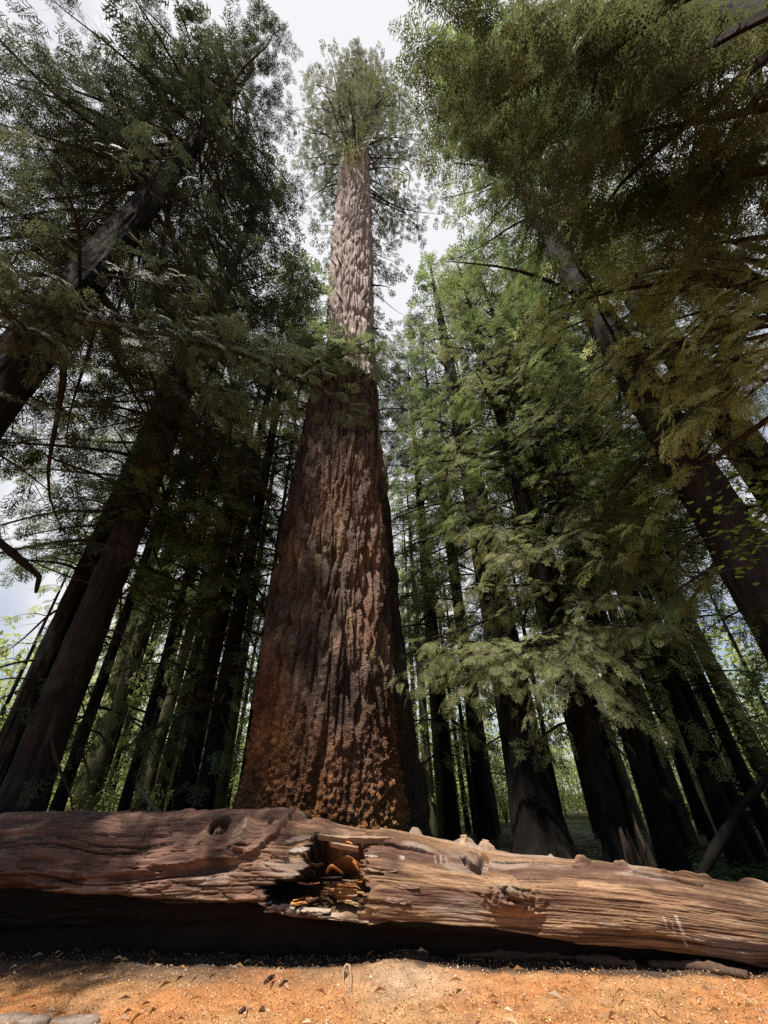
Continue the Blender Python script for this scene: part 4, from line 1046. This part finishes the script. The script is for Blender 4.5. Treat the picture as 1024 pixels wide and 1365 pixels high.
# --- leafy understory shrubs and saplings (countable): three built, copied
def leaf_quads(acc, P, Dv, size, T, mi=0):
    n = len(P); U = RNG.normal(0, .45, (n, 3)) + Z3; Dv = Dv / (np.linalg.norm(Dv, axis=1)[:, None] + 1e-9)
    B = np.cross(U, Dv); B /= np.linalg.norm(B, axis=1)[:, None] + 1e-9; s = size[:, None]
    V = np.stack([P, P + Dv * s * .5 + B * s * .33, P + Dv * s, P + Dv * s * .5 - B * s * .33], 1)
    acc.add(V.reshape(-1, 3), np.arange(n * 4).reshape(-1, 4), mi, np.repeat(T, 4))
def shrub_proto(k, H, Rr, n, leaf):
    root = empty('leafy_shrub', (0, 0, 0), 'bright green leafy shrub glowing between the trunks deep in the forest', 'shrub', 'leafy shrubs of the forest understory')
    ac = Acc(); at_ = Acc()
    for s_ in range(7):
        a = RNG.uniform(0, 6.28); t = np.linspace(0, 1, 8); sp = RNG.uniform(.2, 1) * Rr
        P = np.c_[np.cos(a) * sp * t ** 1.4, np.sin(a) * sp * t ** 1.4, H * t * RNG.uniform(.6, 1)]
        add_tube(at_, P, .03 * (1 - t) + .008, 5, 0, .1, s_)
        m = n // 7; tt = RNG.uniform(.12, 1, m)
        base = np.c_[np.interp(tt, t, P[:, 0]), np.interp(tt, t, P[:, 1]), np.interp(tt, t, P[:, 2])]
        cl = np.floor(RNG.uniform(0, 26, m)).astype(int); cd = RNG.normal(0, 1, (26, 3)); cd[:, 2] *= .35; ctt = RNG.uniform(.15, 1, 26)
        cb = np.c_[np.interp(ctt, t, P[:, 0]), np.interp(ctt, t, P[:, 1]), np.interp(ctt, t, P[:, 2])] + cd * Rr * .42
        q = cb[cl] + RNG.normal(0, 1, (m, 3)) * np.array([.34, .34, .10]) * Rr * .5
        leaf_quads(ac, q, RNG.normal(0, 1, (m, 3)) * np.array([1, 1, .4]) - Z3 * .2, RNG.uniform(.09, .2, m), np.clip(RNG.normal(.55, .18, m), 0, 1))
    link('stems', at_.mesh('stems', [TWIG]), root); link('foliage', ac.mesh('foliage', [leaf]), root)
    return root
sp_ = [shrub_proto(0, 5.5, 2.2, 5200, LEAF_BRIGHT), shrub_proto(1, 3.2, 1.9, 4200, LEAF_BRIGHT), shrub_proto(2, 8.5, 2.6, 6000, LEAF_BRIGHT)]
used = [False] * 3
rg = random.Random(5)
k = 0
for D, n in ((17, 7), (23, 10), (30, 14), (38, 24), (48, 32)):
    for i in range(n):
        px = -220 + (1500) * (i + rg.random()) / n
        if D < 20 and 300 < px < 600: continue
        if D < 32 and 540 < px < 1040 and rg.random() < .6: continue
        p = at(px, 1085, D * rg.uniform(.88, 1.12)); kk = k % 3; k += 1
        if D < 20: kk = 1
        o = sp_[kk] if not used[kk] else copy_tree(sp_[kk]); used[kk] = True
        s = rg.uniform(.75, 1.3)
        o.location = (p[0], p[1], float(gz(p[0], p[1])) - .05); o.rotation_euler = (0, 0, rg.uniform(0, 6.28)); o.scale = (s, s, s)

# --- far-off wood that reads as one mass
def far_wood():
    acc = Acc(); n = 26000
    a = RNG.uniform(R(-75), R(75), n); D = RNG.uniform(52, 70, n); z = RNG.uniform(0, 1, n) ** 1.2 * 17
    keep = noise(a * 60, z * .4, 2) > .28
    a, D, z = a[keep], D[keep], z[keep]; n = len(a)
    P = np.c_[np.sin(a) * D, np.cos(a) * D, z]
    leaf_quads(acc, P, RNG.normal(0, 1, (n, 3)) - Z3 * .4, RNG.uniform(.5, 1.1, n), np.clip(RNG.normal(.5, .2, n), 0, 1))
    o = link('distant_forest', acc.mesh('distant_forest', [LEAF_BRIGHT])); tag(o, 'far off green forest closing the view between the trunks', 'forest', kind='stuff')
far_wood()

# --- ferns and ground cover behind the log
def undergrowth():
    acc = Acc(); n = 2600
    a = RNG.uniform(R(-65), R(65), n); D = 8.6 + 26 * RNG.uniform(0, 1, n) ** 1.5
    X, Y = np.sin(a) * D, np.cos(a) * D; Y = np.maximum(Y, 0)
    ok = (Y > 8.3 - .15 * X) & (np.hypot(X - snag.location.x, Y - snag.location.y) > 2.2)
    X, Y = X[ok], Y[ok]; n = len(X); Zg = gz(X, Y)
    for i in range(n):
        m = 9; az = RNG.uniform(0, 6.28) + np.arange(m) * 6.28 / m + RNG.normal(0, .2, m); L = RNG.uniform(.35, .8)
        for j in range(m):
            h = np.array([math.cos(az[j]), math.sin(az[j]), 0]); s = np.array([-h[1], h[0], 0]); q = 7
            t = (np.arange(q) + .5) / q
            A = np.array([X[i], Y[i], Zg[i]]) + h * (L * t)[:, None] + Z3 * (L * (1.15 * t - .95 * t * t))[:, None]
            w = L * .22 * (1 - t) ** .6
            V = []
            for e in range(q):
                for sg in (-1, 1):
                    d = s * sg + h * .35 - Z3 * .15
                    V += [A[e], A[e] + d * w[e] * .5 + h * L * .05, A[e] + d * w[e], A[e] + d * w[e] * .5 - h * L * .05]
            V = np.array(V); acc.add(V, np.arange(len(V)).reshape(-1, 4), 0, np.full(len(V), np.clip(.5 + RNG.normal(0, .2), 0, 1)))
    o = link('undergrowth', acc.mesh('undergrowth', [LEAF_FERN])); tag(o, 'dark green ferns and low plants carpeting the ground behind the log', 'ferns', kind='stuff')
undergrowth()

# --- maple sprays at the right edge
def maple():
    b = at(1100, 900, 6.8)
    root = empty('vine_maple', (b[0], b[1], 0), 'young maple with bright green toothed leaves reaching in at the right edge', 'maple')
    st = Acc(); fo = Acc()
    t = np.linspace(0, 1, 12)
    top = at(1075, 640, 6.4)
    P = np.array([b[0], b[1], 0]) * (1 - t)[:, None] + top * t[:, None]; P[:, 0] += .12 * np.sin(t * 5)
    add_tube(st, P, .035 * (1 - t) + .008, 7, 0, .1)
    n = 5; lob = [(0, 0), (.35, .18), (.30, .48), (.12, .42), (.16, .72), (0, 1.0)]
    outline = np.array([(y, x) for x, y in lob] + [(y, -x) for x, y in lob[-2:0:-1]])
    for (x0, y0, x1, y1, nl) in [(1080, 690, 940, 680, 30), (1080, 720, 925, 722, 26), (1075, 700, 965, 640, 30), (1085, 740, 975, 740, 34), (1085, 760, 950, 768, 16), (1080, 670, 985, 655, 30), (1085, 720, 990, 700, 40)]:
        d0, d1 = 6.5, RNG.uniform(5.4, 6.0)
        A = at(x0, y0, d0); B = at(x1, y1, d1); m = np.linspace(0, 1, 10)
        Q = A + (B - A) * m[:, None]; Q[:, 2] += .12 * np.sin(m * 3.1)
        add_tube(st, Q, .012 * (1 - m) + .003, 5, 0, .1)
        for i in range(nl):
            tt = RNG.uniform(.15, 1.05); p = A + (B - A) * tt + Z3 * .12 * math.sin(min(tt, 1) * 3.1) + RNG.normal(0, 1, 3) * [.11, .11, .05]
            az = RNG.uniform(0, 6.28); s = RNG.uniform(.065, .115)
            d = np.array([math.cos(az), math.sin(az), RNG.normal(-.15, .15)]); d /= np.linalg.norm(d)
            bb = np.cross(Z3 + RNG.normal(0, .2, 3), d); bb /= np.linalg.norm(bb)
            V = p + s * (outline[:, :1] * d + outline[:, 1:] * bb * 1.15); c0 = len(V)
            V = np.concatenate([V, [p + d * s * .5 - Z3 * s * .06]])
            base = fo.n; F = np.array([[k, (k + 1) % c0, c0] for k in range(c0)])
            fo.add(V, F, 0, np.full(len(V), np.clip(.5 + RNG.normal(0, .2), 0, 1)))
    link('stems', st.mesh('stems', [TWIG], root.location), root)
    link('foliage', fo.mesh('foliage', [LEAF_MAPLE], root.location), root)
maple()

# --- loose dead wood and small things on the ground
DEAD = mat_vcol('dead_wood', (40, 40, 40), .5, .6, .01)
def loose(name, label, cat, P, rad, ns, col, amp, seed, group=None):
    P = np.asarray(P, float); t = np.linspace(0, 1, len(P)); tt = np.linspace(0, 1, 18)
    Q = np.c_[np.interp(tt, t, P[:, 0]), np.interp(tt, t, P[:, 1]), np.interp(tt, t, P[:, 2])]
    rd = np.interp(tt, np.linspace(0, 1, len(rad)), rad)
    V, F = knobby(Q, rd, ns, amp, seed, 7)
    o = vcol_obj(name, V, F, col, DEAD, None, True, Q[0]); o.location = Q[0]
    return tag(o, label, cat, group)
loose('dead_pole', 'dark dead pole leaning diagonally over the ferns at the right edge', 'pole', [at(1050, 1005, 9.4), at(985, 1080, 9.2), at(930, 1172, 8.6)], [.045, .052, .065], 14, (.006, .005, .0045), .03, 3)
loose('dead_pole', 'short leaning branch resting behind the left half of the log', 'branch', [at(183, 1048, 9.5), at(205, 1075, 9.0), at(228, 1105, 8.6)], [.03, .035, .04], 8, (.10, .09, .05), .01, 4)
def jag_stump():
    c = at(853, 1150, 9.1); c[2] = float(gz(c[0], c[1])) - .05; ns, nz = 60, 26
    th = np.linspace(0, 2 * math.pi, ns, endpoint=False); t = np.linspace(0, 1, nz); TH, TT = np.meshgrid(th, t)
    top = .35 + .75 * noise(np.cos(TH) * 3, np.sin(TH) * 3, 3) ** 1.5 + .3 * noise(np.cos(TH) * 9, np.sin(TH) * 9, 5)
    r = .20 * (1.25 - .5 * TT) + .09 * (ridge(np.cos(TH) * 4, np.sin(TH) * 4, TT * 1.5) - .5)
    V = np.stack([np.cos(TH) * r, np.sin(TH) * r, TT * top], -1).reshape(-1, 3); V = np.concatenate([V, [[0, 0, .35]]])
    k = np.arange(ns); F = [grid_faces(nz, ns), np.stack([(nz - 1) * ns + k, (nz - 1) * ns + (k + 1) % ns, np.full(ns, nz * ns)], -1)]
    o = vcol_obj('rotten_stump', V, F, (.045, .031, .023), DEAD, None, False, np.zeros(3)); o.location = c
    tag(o, 'small jagged brown stump among ferns behind the right part of the log', 'stump')
jag_stump()
loose('hanging_limb', 'thick crooked dead limb jutting in at the left edge over the trunk', 'limb', [at(-40, 700, 7.2), at(0, 722, 7.2), at(25, 745, 7.3), at(52, 768, 7.4), at(48, 790, 7.4)], [.06, .055, .05, .04, .02], 10, (.012, .01, .009), .015, 6)
g = gz
def gpt(px, py, dz=0): p = ground(px, py); return np.array([p[0], p[1], float(gz(p[0], p[1])) + dz])
loose('root_loop', 'small pale root curling out of the ground in front of the log', 'root', [gpt(458, 1316, -.03), gpt(457, 1308, .05), gpt(461, 1304, .075), gpt(466, 1305, .07), gpt(468, 1314, .02), gpt(467, 1332, -.01)], [.014, .014, .013, .013, .013, .010], 8, (.24, .17, .12), .004, 7)
loose('twig', 'thin pale twig lying upright-bent in the lower middle of the litter', 'twig', [gpt(326, 1362, .01), gpt(329, 1352, .03), gpt(333, 1345, .05)], [.006, .005, .004], 6, (.3, .21, .15), .001, 8)
for k, (x0, y0, x1, y1, lab) in enumerate([(352, 1312, 366, 1304, 'dark stick end lying by the black gap under the log'), (372, 1318, 384, 1312, 'dark bark fragment lying left of the curling root'), (318, 1356, 330, 1352, 'short dark stick crossing the pale twig'), (346, 1350, 352, 1352, 'small dark chip right of the pale twig')]):
    loose('bark_chip', lab, 'bark chip', [gpt(x0, y0, .01), gpt((x0 + x1) / 2, (y0 + y1) / 2, .025), gpt(x1, y1, .012)], [.012, .02, .008], 7, (.06, .035, .025), .008, 30 + k)
for k, (xs_, lab) in enumerate([([(610, 1282), (690, 1281), (790, 1286)], 'long thin bark slab lying along the foot of the log at mid right'), ([(866, 1290), (930, 1295), (1000, 1306)], 'thick bark slab lying at the foot of the log near the right edge'), ([(770, 1286), (800, 1287), (850, 1293)], 'short bark strip between the two larger slabs at the foot of the log')]):
    loose('bark_slab', lab, 'bark slab', [gpt(x, y, .03) for x, y in xs_], [.015, .04, .02], 14, (.075, .048, .034), .05, 40 + k)
def stone(px, py, w, d, lab, seed):
    c = gpt(px, py, .0); a = np.linspace(0, 6.283, 28, endpoint=False); rows = []
    for s, z in ((1.0, -.03), (1.02, .012), (.93, .03), (.5, .036)):
        rr = s * (1 + .35 * (noise(np.cos(a) * 1.2 + seed, np.sin(a) * 1.2, 1) - .5))
        rows.append(c + np.c_[np.cos(a) * rr * w, np.sin(a) * rr * d, np.full(28, z) + .008 * noise(np.cos(a) * 3 + seed, np.sin(a) * 3, z * 9)])
    V = np.concatenate(rows + [c[None] + [0, 0, .037]]); F = [grid_faces(4, 28), np.array([[84 + k, 84 + (k + 1) % 28, 112] for k in range(28)])]
    o = vcol_obj('flat_stone', V, F, (.19, .145, .12), DEAD, None, True, c); o.location = c; tag(o, lab, 'stone')
stone(12, 1362, .17, .10, 'leftmost flat pale stone sunk in the ground by the lower left corner', 1)
stone(44, 1364, .13, .08, 'brighter flat stone just right of the corner stone', 2)
stone(100, 1362, .21, .09, 'widest flat stone, dusty and half buried, right of the brighter stone', 3)

# ================================================================== LIGHT
sd_ = bpy.data.lights.new('sun', 'SUN'); sd_.energy = 5.0; sd_.angle = R(1.0); sd_.color = (1.0, .93, .82)
so = bpy.data.objects.new('sun', sd_); COL.objects.link(so)
so.rotation_euler = Vector(SUN).to_track_quat('Z', 'Y').to_euler()
w = bpy.data.worlds.new('World'); sc.world = w; w.use_nodes = True
nt = w.node_tree; nt.nodes.clear(); L = nt.links
out = nt.nodes.new('ShaderNodeOutputWorld')
sky = nt.nodes.new('ShaderNodeTexSky'); sky.sky_type = 'NISHITA'; sky.sun_disc = False
sky.sun_elevation = math.asin(SUN[2]); sky.sun_rotation = math.atan2(SUN[0], SUN[1])
bg = nt.nodes.new('ShaderNodeBackground'); bg.inputs[1].default_value = .06
L.new(sky.outputs[0], bg.inputs[0])
tc = nt.nodes.new('ShaderNodeTexCoord')
no = nt.nodes.new('ShaderNodeTexNoise'); no.inputs['Scale'].default_value = 3.2; no.inputs['Detail'].default_value = 6
L.new(tc.outputs['Generated'], no.inputs['Vector'])
dt = nt.nodes.new('ShaderNodeVectorMath'); dt.operation = 'DOT_PRODUCT'; dt.inputs[1].default_value = (-.05, .55, .83)
L.new(tc.outputs['Generated'], dt.inputs[0])
ma = nt.nodes.new('ShaderNodeMath'); ma.operation = 'MULTIPLY_ADD'; ma.inputs[1].default_value = 1.1; L.new(dt.outputs['Value'], ma.inputs[0]); L.new(no.outputs['Fac'], ma.inputs[2])
cr = ramp(nt, [(.0, (0, 0, 0)), (1, (1, 1, 1))], None)
mr = nt.nodes.new('ShaderNodeMapRange'); mr.inputs['From Min'].default_value = 1.0; mr.inputs['From Max'].default_value = 1.35
L.new(ma.outputs[0], mr.inputs['Value'])
cb = nt.nodes.new('ShaderNodeBackground'); cb.inputs[0].default_value = (.43, .43, .445, 1); cb.inputs[1].default_value = 1.0
mx = nt.nodes.new('ShaderNodeMixShader'); L.new(mr.outputs[0], mx.inputs[0]); L.new(bg.outputs[0], mx.inputs[1]); L.new(cb.outputs[0], mx.inputs[2])
L.new(mx.outputs[0], out.inputs[0])

sc.view_settings.view_transform = 'Standard'; sc.view_settings.look = 'None'; sc.view_settings.gamma = 1.0; sc.view_settings.exposure = 1.1
cy = sc.cycles
cy.max_bounces = 5; cy.diffuse_bounces = 3; cy.glossy_bounces = 2; cy.transmission_bounces = 3; cy.transparent_max_bounces = 4
cy.use_denoising = False
cy.use_adaptive_sampling = False
cy.sample_clamp_indirect = 4
print('fronds', STAT, 'log r', lr.round(2), 'z', lz.round(2), 'faces', sum(len(m.polygons) for m in bpy.data.meshes))
